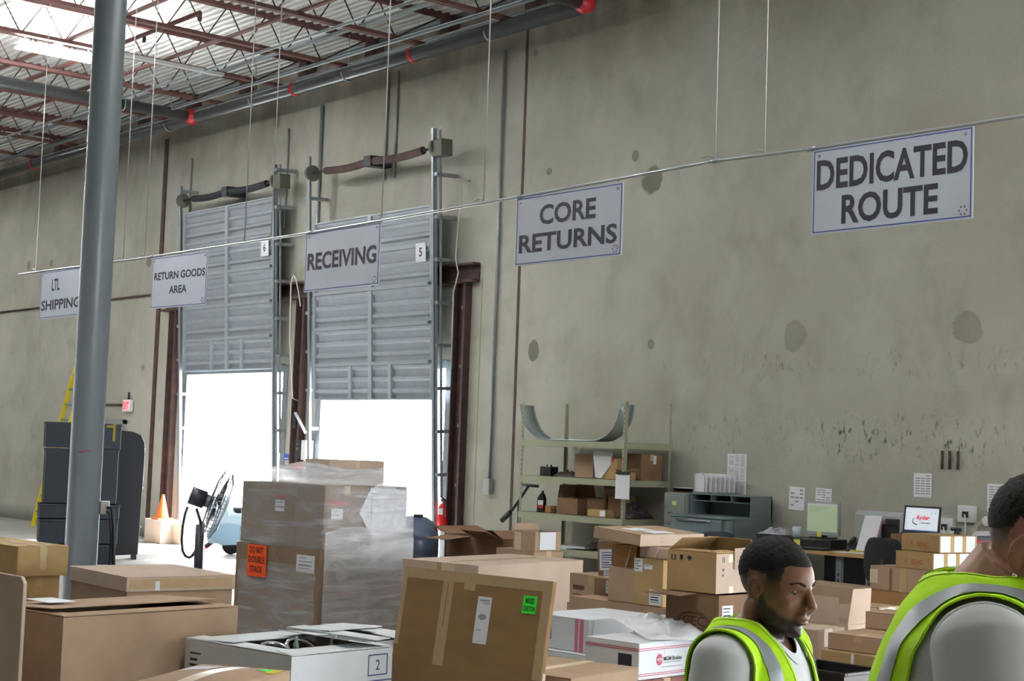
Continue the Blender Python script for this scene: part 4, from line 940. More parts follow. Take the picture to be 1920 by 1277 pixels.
# ------------------------------------------------------------------ filing cabinet and shop desk
fc = thing('filing_cabinet', 'grey green steel filing cabinet between the shelf unit and the shop desk', 'cabinet', (-12.975, 13.4, 0))
MB().box(-.18, .18, .0, .45, 0, 1.44).build('body', CABM, fc, bevel=.006)
for k in range(4):
    z = .04+k*.345; dq = MB().box(-.165, .165, -.018, 0, z, z+.335).build('drawer', CABM, fc, bevel=.004)
    MB().tube([(-.07, -.02, z+.13), (-.06, -.05, z+.13), (.06, -.05, z+.13), (.07, -.02, z+.13)], .007, 8).build('handle', CHROME, dq); MB().box(-.035, .035, -.024, -.018, z+.22, z+.265).build('label_holder', mat('card yellow', 'd8dc8e', .6), dq)
ds = thing('shop_desk', 'blue grey steel shop desk with pigeonholes along the back', 'desk', (-12.3, 13.1, 0))
W2 = .465
MB().box(-W2, W2, 0, .7, 1.18, 1.205).build('desktop', DESKM, ds, bevel=.004)
dq = MB().box(-W2+.03, W2-.12, -.012, .02, .97, 1.17).build('drawer', DESKM, ds, bevel=.004); MB().tube([(-.33, -.03, 1.15), (.2, -.03, 1.15)], .011, 8).build('pull_bar', CHROME, dq)
MB().box(-W2+.013, W2-.013, .02, .65, .95, 1.18).build('apron', DESKM, ds)
for x in (-W2, W2-.07): 
    MB().box(x, x+.07, 0, .07, 0, .95).build('leg', DESKM, ds)
MB().box(W2-.012, W2, .07, .7, .1, 1.18).build('side_panel', DESKM, ds); MB().box(-W2, -W2+.012, .07, .7, .1, 1.18).build('side_panel', DESKM, ds)
rs = MB().box(-W2, W2, .34, .7, 1.435, 1.45).box(-W2, -W2+.012, .34, .7, 1.205, 1.435).box(W2-.012, W2, .34, .7, 1.205, 1.435).box(-W2, W2, .68, .7, 1.205, 1.435).box(-W2+.012, W2-.012, .36, .68, 1.36, 1.368)
for x in (-.16, .15): rs.box(x-.006, x+.006, .36, .68, 1.36, 1.435)
rs.build('pigeonhole_riser', DESKM, ds)
# on top of them
fsx = thing('wire_file_sorter', 'wire sorter full of white papers on top of the filing cabinet', 'file sorter', (-12.53, 13.55, 1.455), -2)
MB().box(-.22, .18, -.1, .26, 0, .012).tube([(-.21, -.1, .01), (-.21, -.1, .2), (-.13, -.1, .26), (-.03, -.1, .2), (-.03, -.1, .01)], .005, 6).build('rack', WIRE, fsx)
for k in range(7):
    MB().prism([(0, 0), (.2, .0), (.205, .2), (.0, .21)], (-.21+k*.026, -.09+k*.05, .014+.004*(k % 2)), (1, .0, 0), (0, .0, 1), (0, 1, 0), .012).build('paper_bundle', PAPER, fsx)
put(MB().box(-.16, .16, -.1, .12, 0, .012).box(-.16, .16, .11, .12, .012, .05).box(-.16, -.15, -.1, .12, .012, .05).box(.15, .16, -.1, .12, .012, .05).box(-.15, .15, -.09, .1, .05, .06, 1), 'letter_tray', 'letter tray with a white sheet at the left on the filing cabinet', 'tray', [BRINK, PAPER], (-12.98, 13.62, 1.441))
# ------------------------------------------------------------------ work bench and what is on it
TB = thing('work_table', 'long wooden topped work table along the wall under the papers', 'table', (-10.0, 13.35, 0))
MB().box(-1.55, 1.6, -.42, .42, .905, .945).build('tabletop', WOOD, TB, bevel=.004)
for x in (-1.45, -.24, .14, 1.5):
    lg = MB().box(x-.035, x+.035, -.36, -.32, 0, .905).box(x-.035, x+.035, .30, .34, 0, .905).box(x-.03, x+.03, -.32, .30, .05, .09)
    for k in range(3): lg.box(x-.012, x+.012, -.362, -.36, .70-k*.06, .73-k*.06, 1)
    lg.build('leg', [mat('grey leg', '6f757d', .5), INK], TB)
MB().box(-1.0, 1.55, .36, .375, .1, .9).build('dark_backing', BLACKP, TB)  # black sheet keeps the space under the tabletop dark
mo = thing('monitor', 'flat monitor with a pale green screen on the work table', 'monitor', (-10.70, 13.3, 1.055), 8)
MB().box(-.2, .2, -.02, .03, .03, .385).build('bezel', GREYPL, mo, bevel=.006)
sc = MB().box(-.18, .18, -.0215, -.02, .06, .365).build('screen', mat('lit green screen', 'b3c4a2', .4, emit=.36), mo)
fb = MB().box(-.18, .18, -.0225, -.0215, .345, .365, 0).box(-.18, .18, -.0225, -.0215, .06, .068, 1)
for k in range(4): fb.box(-.16, .1-.05*k, -.0225, -.0215, .325-k*.015, .328-k*.015, 1)
fb.build('window_bars', [PAPER, FAINT], mo)
MB().box(-.03, .03, .0, .05, .0, .1).box(-.12, .12, -.08, .1, 0, .012).build('stand', BLACKP, mo)
MB().prism([(0, 0), (.05, .0), (.055, .07), (.0, .07)], (-.05, -.026, .0), (1, 0, .1), (-.1, 0, 1), (0, -1, 0), .002).build('sticky_note', mat('sticky yellow', 'e3e36a', .6), mo)
bb = put(MB().box(-.24, .22, -.16, .16, 0, .105), 'desktop_computer', 'black desktop computer under the monitor', 'computer', BLACKP, (-10.68, 13.25, .946), 5, bevel=.006)
put(MB().box(-.04, .04, -.002, 0, 0, .06), 'sticky_note', 'yellow sticky note on the front of the black desktop computer', 'note', mat('sticky yellow', 'e3e36a', .6), (-10.86, 13.074, .975), 5)
put(MB().box(-.22, .22, -.08, .08, 0, .025), 'keyboard', 'black keyboard in front of the computer', 'keyboard', BLACKP, (-10.62, 13.0, .946), 5, bevel=.004)
put(MB().box(-.16, .16, -.1, .1, 0, .002).box(-.1, .2, -.06, .12, .002, .004), 'loose_papers', 'loose white papers at the edge of the work table', 'papers', PAPER, (-10.12, 13.06, .946), 12)
ph = thing('telephone', 'dark desk telephone between the computer and the printer', 'telephone', (-10.22, 13.28, .946), 20)
MB().prism([(0, 0), (.2, 0), (.2, .1), (0, .03)], (-.1, -.1, 0), (0, 1, 0), (0, 0, 1), (1, 0, 0), .2).build('base', mat('grey black plastic', '33363a', .4), ph, bevel=.004); MB().tube([(-.07, -.09, .07), (-.075, 0, .1), (-.07, .1, .13)], .022, 8).build('handset', BLACKP, ph); MB().box(-.05, .09, -.115, -.1, .0, .02).build('yellow_strip', YELST, ph)
put(MB().tube([(0, 0, 0), (0, 0, .11)], .045, 16), 'mug', 'pale blue mug at the left end of the work table', 'mug', mat('pale blue ceramic', 'b9c6d2', .3), (-10.93, 13.15, 1.053))
bx = put(MB().box(-.3, .3, -.12, .12, 0, .105), 'document_tray', 'black document tray at the left end of the work table', 'tray', BLACKP, (-11.22, 13.3, .946), 0, bevel=.004)
crumple('newspaper', 'grey newspaper on the black document tray', (-11.5, 13.25, 1.05), (-11.15, 13.3, 1.05), .2, .08, (1.055, 1.055), 41, mat('newsprint', '9a9ca6', .8))
pr = thing('printer', 'grey printer behind the slanted paper on the work table', 'printer', (-10.03, 13.55, .946), 0)
MB().prism([(-.2, 0), (.2, 0), (.2, .3), (.14, .4), (-.16, .43), (-.2, .38)], (-.3, 0, 0), (0, 1, 0), (0, 0, 1), (1, 0, 0), .58).build('body', GREYPL, pr, bevel=.012)
MB().box(.06, .27, -.22, -.02, .0, .3).box(.12, .27, -.24, .1, .3, .36).build('output_tray', BLACKP, pr, bevel=.006); MB().box(.12, .18, -.06, -.02, .395, .41).build('button', INK, pr)
hs = thing('copy_holder', 'slanted white document on a copy holder in front of the printer', 'document holder', (-10.08, 13.2, .946), 5)
MB().prism([(0, 0), (.21, 0), (.235, .36), (.035, .36)], (-.1, .0, .02), (1, 0, 0), (.02, .28, 1), (0, -1, .28), .004).build('sheet', PAPER, hs); MB().prism([(0, -.02), (.22, -.02), (.245, .3), (.035, .3)], (-.1, .012, .02), (1, 0, 0), (.02, .28, 1), (0, -1, .28), .004).build('board', mat('pink board', 'b98a94', .6), hs); MB().box(.05, .11, -.05, -.045, .02, .11).build('sticky_note', mat('sticky yellow', 'e3e36a', .6), hs)
ls = put(MB().box(-.36, .22, -.2, .2, .0, .23), 'carton', 'low brown carton serving as a laptop stand on the work table', 'box', KR3, (-9.22, 13.16, .946), 0, bevel=.005)
put(MB().box(-.25, .25, -.1, .1, 0, .006), 'magazine', 'open magazine lying left of the laptop', 'magazine', mat('magazine paper', 'c9c2ba', .5), (-9.72, 13.1, 1.13), 8) if False else None
lp = thing('laptop', 'open laptop showing a red word on a white screen', 'laptop', (-9.27, 13.0, 1.178), 4)
MB().box(-.2, .2, -.02, .22, 0, .022).build('base', BLACKP, lp, bevel=.004)
M_ = Matrix.Translation((0, .02, .022)) @ Matrix.Rotation(rad(-8), 4, 'X')
ld = MB().box(-.205, .205, 0, .012, 0, .265, M=M_).build('lid', BLACKP, lp, bevel=.003)
MB().box(-.182, .182, -.0015, 0, .018, .245, M=M_).build('screen', mat('lit white screen', 'e6effa', .4, emit=.75), ld)
MB().box(-.182, .182, -.0022, -.0015, .018, .027, M=M_).build('task_bar', mat('lit blue bar', '4a62b0', .4, emit=.4), ld)
ic = MB()
for k in range(7):
    for q in range(2): ic.box(-.175+q*.022, -.165+q*.022, -.0022, -.0015, .225-k*.03, .23-k*.03, M=M_)
for k in range(3): ic.box(.1, .112, -.0022, -.0015, .215-k*.015, .222-k*.015, M=M_).box(.14, .16, -.0022, -.0015, .215-k*.015, .222-k*.015, M=M_)
ic.build('desktop_icons', FAINT, ld)
def lt(s, x, z, w_, h_, m, bold, slant=.0):
    o = MB(); text_mb(o, s, M_ @ Vector((x, -.003, z)), (1, 0, 0), M_.to_3x3() @ Vector((slant, 0, 1)), w_, h_, bold); return o.build('lettering', m, ld)
lt('Ryder', -.06, .118, .145, .055, mat('lit red word', 'e01f2b', .5, emit=.5), .03, .2); lt('Ever better.', -.005, .092, .115, .018, INK, .02, .1)
sw = MB().tube([M_ @ Vector((-.045-.055*math.sin(q)**1, -.003, .118-.036*math.cos(q)*1.0)) for q in [0, .3, .7, 1.1, 1.6, 2.1, 2.5]], [.006, .0055, .005, .004, .003, .002, .001], 6); sw.build('swoosh', INK, ld)
# outlets, spray bottle, bin and black chairs
for (x, z, lb) in ((-9.56, 1.16, 'white wall outlet with a cord right of the laptop'), (-9.31, 1.3, 'white wall outlet farther right, over the spray bottle')):
    o = thing('wall_outlet', lb, 'outlet', (x, D-.02, z)); MB().box(-.1, .1, -.03, .018, 0, .17).build('box', WHITEP, o, bevel=.006); MB().box(-.03, .03, -.05, -.03, .05, .11).build('plug', BLACKP, o)
    MB().tube([(0, -.05, .08), (.03, -.08, .02), (.02, -.06, -.1), (.0, -.06, -.2)], .008, 6).build('cord', WHITEP, o)
va = thing('air_valve', 'grey air line valve with a curled hose on the wall right of the outlets', 'valve', (-9.0, D-.05, 1.33))
MB().tube([(-.1, 0, 0), (.35, 0, 0)], .022, 8).tube([(0, 0, 0), (0, -.09, 0)], .03, 10).build('body', DARKST, va); MB().ell((0, -.11, 0), (.05, .012, .05), 14, 8).build('gauge', WHITEP, va)
MB().tube([(-.1, 0, 0), (-.16, -.04, -.05), (-.19, -.07, -.15), (-.17, -.08, -.24), (-.1, -.06, -.3)], .018, 8).tube([(.05, -.02, 0), (.1, -.06, -.1), (.08, -.06, -.22)], .014, 8).build('hose', mat('beige hose', '9a9484', .6), va)
sb = thing('spray_bottle', 'yellow spray bottle with a black head near the laptop', 'bottle', (-8.86, 13.05, .946))
MB().lathe([(.045, 0), (.048, .02), (.048, .13), (.03, .19), (.016, .22), (.016, .25)], 18).build('body', mat('yellow bottle', 'd9b81c', .4), sb); MB().tube([(0, 0, .25), (0, 0, .31)], .02, 10).tube([(.03, 0, .31), (-.08, 0, .315)], .018, 8).tube([(-.03, 0, .3), (-.05, 0, .25)], .008, 6).build('spray_head', BLACKP, sb)
bn = put(MB().prism([(0, 0), (.3, 0), (.32, .25), (-.02, .25)], (-8.86+8.7, -.1, 0), (1, 0, 0), (0, 0, 1), (0, 1, 0), .22), 'plastic_bin', 'blue grey plastic bin near the right end of the work table', 'bin', mat('blue grey plastic', '77818f', .5), (-8.7, 13.3, .946))
put(MB().prism([(0, 0), (.26, .02), (.2, .06), (.05, .05)], (-.13, -.08, 0), (1, 0, 0), (0, 0, 1), (0, 1, 0), .16), 'loose_papers', 'white papers sticking out of the blue grey bin', 'papers', PAPER, (-8.7, 13.3, 1.197))
def chair(label, x, y, rz, zt, m):
    c = thing('office_chair', label, 'chair', (x, y, 0), rz, 'office chairs'); s = zt
    def bk(u, v): a = (u-.5)*1.9; k = .21*(1-.25*abs(2*v-1)**3); return (k*math.sin(a)/math.sin(.95), .05*math.cos(a)+.02, s-.42+.42*v-.03*abs(2*u-1)**4*v)
    MB().sheet(bk, 16, 12).build('backrest', m, c, solid=.05)
    MB().box(-.23, .23, -.5, -.03, .46, .54).build('seat', m, c, bevel=.03)
    MB().tube([(0, .08, s-.2), (0, .12, .6), (0, .02, .44), (0, -.22, .43)], .02, 8).build('back_support', BLACKP, c)
    MB().tube([(0, -.26, .1), (0, -.26, .46)], .028, 12).build('gas_lift', BLACKP, c)
    for k in range(5):
        a = k*2*PI/5+.3; e = Vector((.27*math.cos(a), -.26+.27*math.sin(a), .07)); lg = MB().tube([(0, -.26, .12), e], [.025, .018], 8).build('leg', BLACKP, c)
        MB().tube([e+Vector((-.02, 0, -.035)), e+Vector((.02, 0, -.035))], .034, 12).build('caster', BLACKP, lg)
    for sx in (-1, 1): MB().tube([(sx*.2, -.12, .5), (sx*.28, -.12, .6), (sx*.28, -.12, .70), (sx*.28, -.35, .7)], .016, 8).build('armrest', BLACKP, c)
    return c
CLOTH = mat('black chair fabric', '15161b', .85, var=.1)
chair('black office chair in front of the work table beside the stacked cartons', -9.12, 12.3, 184, 1.17, CLOTH)
chair('dark office chair half hidden behind the head of the left-hand worker', -11.12, 12.15, 60, 1.1, mat('navy chair fabric', '2a2f3c', .85))

# ------------------------------------------------------------------ dock area
lad = thing('ladder', 'yellow fibreglass ladder leaning on the wall behind the column', 'ladder', (ony(62, 965, D-.8).x, D-.8, 0), rot=(rad(-12.6), 0, 0))
for x in (0, .48): MB().box(x-.02, x+.02, -.04, .04, 0, 3.35).build('rail', YEL, lad)
for k in range(10): MB().box(.02, .46, -.03, .03, .3+k*.32, .33+k*.32).build('rung', GALV, lad)
fx = thing('fire_extinguisher', 'red fire extinguisher on the wall left of the brown post', 'fire extinguisher', (-17.93, D-.11, .68))
MB().lathe([(.0, 0), (.07, .004), (.082, .03), (.082, .33), (.06, .385), (.025, .405), (.025, .43)], 24).build('cylinder', REDX, fx)
MB().box(-.045, .045, -.03, .03, .43, .46).tube([(0, 0, .46), (-.02, -.06, .5)], .01, 6).build('valve', DARKST, fx); MB().tube([(.03, -.02, .44), (.1, -.03, .4), (.1, -.03, .2)], .012, 8).build('hose', BLACKP, fx)
MB().sheet(lambda u, v: (.0835*math.sin(-1.2+2.0*u), -.0835*math.cos(-1.2+2.0*u), .24+.09*v), 10, 2).build('label', PAPER, fx); MB().box(-.06, .06, .08, .1, .25, .29).build('wall_bracket', DARKST, fx)
for (x, z, lb) in ((-22.4, 1.58, 'small blue notice on the concrete between the two doors'), (-17.97, 1.66, 'small blue notice left of the brown post, above the extinguisher')):
    tag(MB().box(x-.08, x+.08, D-.006, D-.001, z, z+.1).box(x-.06, x+.06, D-.007, D-.006, z+.015, z+.04, 1).build('wall_notice', [mat('blue notice', '4a56b8', .5), PAPER], loc=(x, D, z)), lb, 'notice')
cx_ = thing('door_control_box', 'dark control box with a red button between the two doors', 'control box', (-21.72, D-.16, 1.62))
MB().box(-.12, .04, -.04, .14, 0, .3).build('housing', DARKST, cx_); MB().box(.05, .17, -.03, .14, -.02, .3).build('white_box', WHITEP, cx_, bevel=.01)
MB().tube([(-.06, -.05, .24), (-.06, -.03, .24)], .025, 10).tube([(-.06, -.05, .16), (-.06, -.03, .16)], .025, 10).build('button', CHROME, cx_)
MB().tube([(-.02, -.09, -.12), (-.02, .1, -.12)], .05, 14).build('red_button', REDP, cx_); MB().tube([(.1, .05, .3), (.1, .06, .45), (.14, .06, .6)], .018, 6).tube([(.05, .05, -.02), (.05, .06, -.6)], .02, 6).build('cable', WHITEP, cx_)
lv = thing('pull_lever', 'pale pull arm sticking out from the brown post between the doors', 'lever', (-21.98, D-.13, 2.36))
MB().tube([(0, 0, 0), (.2, -.02, -.16), (.38, -.03, -.32)], .025, 8).build('arm', WHITEP, lv); MB().box(-.07, .02, -.01, .12, -.25, 0).build('bracket', DARKST, lv)
tag(MB().tube([(-22.06, D-.004, 2.55), (-22.06, 13.74, 2.6), (-22.1, 13.66, 3.6), (-22.14, 13.66, 4.5), (-22.05, 13.64, 4.62), (-21.96, 13.64, 4.55), (-21.9, 13.66, 4.35), (-21.82, 13.66, 4.1)], .012, 6).build('pull_rope', ROPE, loc=(-22.1, 13.7, 4)), 'white rope looped over the brown beam between the doors', 'rope')
tag(MB().tube([(-17.74, D-.004, 5.75), (-17.74, 13.74, 5.7), (-17.75, 13.68, 4.6), (-17.7, 13.70, 4.38), (-17.77, 13.68, 4.1), (-17.78, 13.7, 3.0)], .01, 6).build('pull_rope', ROPE, loc=(-17.75, 13.7, 4)), 'white rope hanging past the right end of the brown beam', 'rope')
# drum fan
fp = onz(370, 1098, 0)
fn = thing('drum_fan', 'dark pedestal fan seen edge-on in the bright doorway', 'fan', (fp.x, fp.y, 0), 58)
Mf = Matrix.Translation((.20, 0, 1.04)) @ Matrix.Rotation(rad(18), 4, 'Y') @ Matrix.Rotation(rad(90), 4, 'Y')
FANM = mat('dark fan metal', '3c3a44', .4, .5)
MB().tube([(0, 0, .03), (0, 0, .78)], .06, 14).build('pole', FANM, fn); MB().lathe([(.34, 0), (.34, .03), (.06, .05), (.06, .06)], 28).build('base', FANM, fn)
cg = MB()
for k in range(44):
    q = 2*PI*k/44; c, s_ = math.cos(q), math.sin(q)
    cg.tube([Mf @ Vector((c*.06, s_*.06, .12)), Mf @ Vector((c*.3, s_*.3, .11)), Mf @ Vector((c*.45, s_*.45, .05)), Mf @ Vector((c*.45, s_*.45, -.05)), Mf @ Vector((c*.3, s_*.3, -.09)), Mf @ Vector((c*.1, s_*.1, -.1))], .0035, 4)
for rr, z in ((.45, .05), (.45, -.05), (.3, .11), (.3, -.09), (.16, .12), (.15, -.1)): cg.tube([Mf @ Vector((rr*math.cos(q), rr*math.sin(q), z)) for q in [k*2*PI/36 for k in range(36)]], .006, 5, close=True)
cg.build('cage', FANM, fn)
for k in range(3):
    q = 2*PI*k/3+.4
    def blade(u, v, q=q): a = q+(v-.5)*.9*(.5+.5*u); r_ = .06+.34*u; return Mf @ Vector((r_*math.cos(a), r_*math.sin(a), .06*(v-.5)))
    MB().sheet(blade, 8, 5).build('blade', FANM, fn, solid=.004)
mt = MB(); mt.tube([Mf @ Vector((0, 0, -.06)), Mf @ Vector((0, 0, -.16))], .085, 18, 1).tube([Mf @ Vector((0, 0, -.16)), Mf @ Vector((0, 0, -.36))], .115, 18).ell(Mf @ Vector((0, 0, .02)), (.05, .05, .05), 12, 8); mt.build('motor', [FANM, mat('motor plate', '86868c', .4, .4)], fn)
MB().tube([(-.06, 0, .98), (.0, -.03, .82), (0, 0, .74)], .02, 8).tube([(-.06, 0, .98), (.0, .03, .82), (0, 0, .74)], .02, 8).tube([(-.17, 0, 1.0), (-.2, 0, .9), (-.22, 0, .75), (-.225, .01, .58), (-.21, .02, .44), (-.17, .02, .37), (-.12, .02, .35), (-.08, .01, .38), (-.05, 0, .44)], .018, 8).build('yoke', FANM, fn)
# floor scrubber
sp_ = onz(452, 1042, 0)
fs = thing('floor_scrubber', 'pale blue ride-on floor scrubber in the doorway behind the shrink-wrapped pallet', 'floor machine', (sp_.x, sp_.y+.3, 0), 40)
SBL = mat('pale blue machine body', 'a9c0cc', .35)
MB().prism([(-.75, .18), (.65, .18), (.7, .45), (.6, .95), (.1, 1.0), (0, .7), (-.35, .68), (-.45, .98), (-.72, .95), (-.8, .5)], (0, -.36, 0), (1, 0, 0), (0, 0, 1), (0, 1, 0), .72).build('body', SBL, fs, bevel=.05)
MB().prism([(-.76, .3), (-.5, .16), (.0, .2), (.0, .5), (-.4, .52), (-.6, .48)], (0, -.375, 0), (1, 0, 0), (0, 0, 1), (0, 1, 0), .012).build('side_panel', mat('darker blue panel', '7f9aaa', .4), fs)
for (x, y) in ((.4, -.3), (.4, .3), (-.45, 0)): MB().tube([(x, y-.05, .15), (x, y+.05, .15)], .15, 20).build('wheel', BLACKP, fs)
sq = MB().tube([(-.95+.12*math.cos(q*2), -.5+1.0*q/1.0, .06) for q in [k/10 for k in range(11)]], .035, 8); sq.build('squeegee', REDX, fs); MB().tube([(-.7, 0, .25), (-.9, 0, .1)], .04, 8).build('squeegee_arm', DARKST, fs)
MB().box(-.4, .0, -.2, .2, .68, .78).build('seat', BLACKP, fs, bevel=.03); MB().tube([(.05, 0, .9), (-.05, 0, 1.1)], .02, 8).tube([(-.05+.05*math.cos(q), .16*math.sin(q), 1.1+.16*math.cos(q)*.3) for q in [k*2*PI/18 for k in range(18)]], .014, 6, close=True).build('steering_wheel', BLACKP, fs)
# cartons and cone by door 6
b1 = onz(300, 1020, 0)
r, d = carton('pale carton on the floor by door 6 with the traffic cone on it', b1.x, b1.y, .62, .34, 0, .42, 0, KR2); decal(r, d, 'L', .02, .3, .07, .1, FAINT, 'label')
b2 = onz(338, 1022, 0)
carton('pale carton on the floor at the foot of door 6, without a cone', b2.x, b2.y, .42, .34, 0, .36, 0, KR2)
cn = thing('traffic_cone', 'orange traffic cone standing on a carton by door 6', 'cone', (b1.x-.3, b1.y+.17, .421))
MB().box(-.15, .15, -.15, .15, 0, .025).build('base', ORANGE, cn, bevel=.008); MB().lathe([(.12, .025), (.115, .04), (.025, .43), (.02, .44)], 24).build('body', ORANGE, cn)
# dark ribbed bins behind the column
nb = atd(150, 900, 23.0); va_ = math.degrees(math.atan2(-nb.x, nb.y))
nv = thing('bulk_bin_stack', 'tall dark blue ribbed plastic bins stacked behind the column', 'bins', (nb.x, nb.y, 0), va_+5)
zz = 0
for k, (h, e) in enumerate(((.3, .0), (.36, .02), (.22, .03), (.8, -.02), (.38, .0))):
    mb = MB().box(-.53-e, .53+e, -.25, .25, zz, zz+h-.012).box(-.538-e, .538+e, -.258, .258, zz+h-.05, zz+h-.012)
    mb.build('bin_tier', NAVYP, nv, bevel=.012); zz += h
pp = atd(228, 900, 24.0)
pn = thing('machine_panel', 'upright black panel with a rounded top corner right of the column', 'panel', (pp.x, pp.y, 0), va_)
MB().prism([(-.32, .04), (.30, .08), (.33, 1.6), (.32, 1.78), (.26, 1.90), (.14, 1.95), (-.1, 1.97), (-.32, 2.05)], (0, 0, 0), (1, 0, 0), (0, 0, 1), (0, 1, 0), .06).build('sheet', mat('black sheet plastic', '161a20', .35), pn, bevel=.01)
MB().box(-.3, -.22, .0, .3, 0, .05).box(.2, .28, 0, .3, 0, .12).build('foot', DARKST, pn)
bt_ = MB()
for z in (.5, 1.1, 1.7): bt_.ell((.32, -.004, z), (.012, .006, .012), 8, 6)
bt_.build('bolt', CHROME, pn)
# ------------------------------------------------------------------ people
def ss(a, b, x):
    t = np.clip((x-a)/(b-a), 0, 1); return t*t*(3-2*t)
def skin_mat(name, skin, hair, flush):
    m = bpy.data.materials.new(name); m.use_nodes = True; nt = m.node_tree; N = nt.nodes; L = nt.links; b = N['Principled BSDF']
    b.inputs['Roughness'].default_value = .48; b.inputs['Specular IOR Level'].default_value = .45
    b.inputs['Subsurface Weight'].default_value = .08; b.inputs['Subsurface Radius'].default_value = (.01, .004, .002)
    a = N.new('ShaderNodeAttribute'); a.attribute_name = 'pigment'; s = N.new('ShaderNodeSeparateColor'); L.new(a.outputs['Color'], s.inputs[0])
    tc = N.new('ShaderNodeTexCoord'); n = N.new('ShaderNodeTexNoise'); n.inputs['Scale'].default_value = 55; n.inputs['Detail'].default_value = 4; L.new(tc.outputs['Object'], n.inputs['Vector'])
    n2 = N.new('ShaderNodeTexNoise'); n2.inputs['Scale'].default_value = 600; n2.inputs['Detail'].default_value = 2; L.new(tc.outputs['Object'], n2.inputs['Vector'])
    def mix(f, c1, c2):
        q = N.new('ShaderNodeMix'); q.data_type = 'RGBA'; L.new(f, q.inputs[0])
        for i, x in ((6, c1), (7, c2)):
            if isinstance(x, str): q.inputs[i].default_value = lin(x)
            else: L.new(x, q.inputs[i])
        return q.outputs[2]
    mr = N.new('ShaderNodeMapRange'); mr.inputs[1].default_value = .3; mr.inputs[2].default_value = .75; mr.inputs[4].default_value = .35; L.new(n.outputs[0], mr.inputs[0])
    c = mix(mr.outputs[0], skin, flush); c = mix(s.outputs[1], c, flush)
    q = N.new('ShaderNodeMath'); q.operation = 'MULTIPLY_ADD'; L.new(n2.outputs[0], q.inputs[0]); q.inputs[1].default_value = .35; q.inputs[2].default_value = .9
    q2 = N.new('ShaderNodeMath'); q2.operation = 'MULTIPLY'; q2.use_clamp = True; L.new(s.outputs[0], q2.inputs[0]); L.new(q.outputs[0], q2.inputs[1])
    c = mix(q2.outputs[0], c, hair); L.new(c, b.inputs['Base Color']); return m
def remeshed(mb, vox, smooth=4):
    """union of overlapping closed pieces as one continuous skin: vertices, triangles, normals"""
    o = mb.build('tmp', KR); a = o.modifiers.new('r', 'REMESH'); a.mode = 'VOXEL'; a.voxel_size = vox
    s = o.modifiers.new('s', 'SMOOTH'); s.factor = .5; s.iterations = smooth
    t = o.modifiers.new('t', 'TRIANGULATE')
    dg = bpy.context.evaluated_depsgraph_get(); dg.update(); me = bpy.data.meshes.new_from_object(o.evaluated_get(dg))
    V = np.zeros(len(me.vertices)*3); me.vertices.foreach_get('co', V); V = V.reshape(-1, 3)
    T = np.zeros(len(me.polygons)*3, int); me.polygons.foreach_get('vertices', T); T = T.reshape(-1, 3)
    old = o.data; bpy.data.objects.remove(o); bpy.data.meshes.remove(old); bpy.data.meshes.remove(me)
    return V, T
def normals(V, T):
    n = np.cross(V[T[:, 1]]-V[T[:, 0]], V[T[:, 2]]-V[T[:, 0]]); N_ = np.zeros_like(V)
    for i in range(3): np.add.at(N_, T[:, i], n)
    return N_/np.maximum(np.linalg.norm(N_, axis=1, keepdims=True), 1e-9)
def clipmesh(V, T, g):
    """keep the part of the surface where g > 0, cut cleanly"""
    P = [tuple(v) for v in V]; cache = {}; out = []
    def cut(a, b):
        k = (a, b) if a < b else (b, a)
        if k not in cache:
            t = g[k[0]]/(g[k[0]]-g[k[1]]); P.append(tuple(V[k[0]]+(V[k[1]]-V[k[0]])*t)); cache[k] = len(P)-1
        return cache[k]
    pos = g > 0; cnt = pos[T].sum(1); out = [tuple(t) for t in T[cnt == 3]]
    for t in T[(cnt == 1) | (cnt == 2)]:
        poly = []
        for i in range(3):
            a, b = int(t[i]), int(t[(i+1) % 3])
            if pos[a]: poly.append(a)
            if pos[a] != pos[b]: poly.append(cut(a, b))
        if len(poly) >= 3: out.append(tuple(poly))
    used = sorted({i for f in out for i in f}); mp = {i: k for k, i in enumerate(used)}
    return [P[i] for i in used], [tuple(mp[i] for i in f) for f in out]
def mesh_obj(name, vs, fs, m, parent, solid=0, attr=None):
    me = bpy.data.meshes.new(name); me.from_pydata([tuple(v) for v in vs], [], [tuple(int(i) for i in f) for f in fs]); me.materials.append(m)
    me.polygons.foreach_set('use_smooth', [True]*len(me.polygons)); me.update()
    if attr is not None:
        ca = me.color_attributes.new('pigment', 'FLOAT_COLOR', 'POINT'); ca.data.foreach_set('color', attr.astype(np.float32).ravel())
    o = bpy.data.objects.new(name, me); COL.objects.link(o); o.parent = parent
    if solid: b = o.modifiers.new('solid', 'SOLIDIFY'); b.thickness = solid; b.offset = 1
    return o
def loft(mb, secs, n=36, e=2.3):
    """secs: (z, centre x, half depth x, half width y)"""
    vs = []; fs = []
    for (z, cx, a, b) in secs:
        for j in range(n):
            q = 2*PI*j/n; c, s = math.cos(q), math.sin(q); k = (abs(c)**e+abs(s)**e)**(-1/e); vs.append((cx+a*c*k, b*s*k, z))
    for i in range(len(secs)-1):
        for j in range(n): fs.append((i*n+j, i*n+(j+1) % n, (i+1)*n+(j+1) % n, (i+1)*n+j))
    fs.append(tuple(reversed(range(n)))); fs.append(tuple((len(secs)-1)*n+j for j in range(n))); mb.add(vs, fs, 0, True)
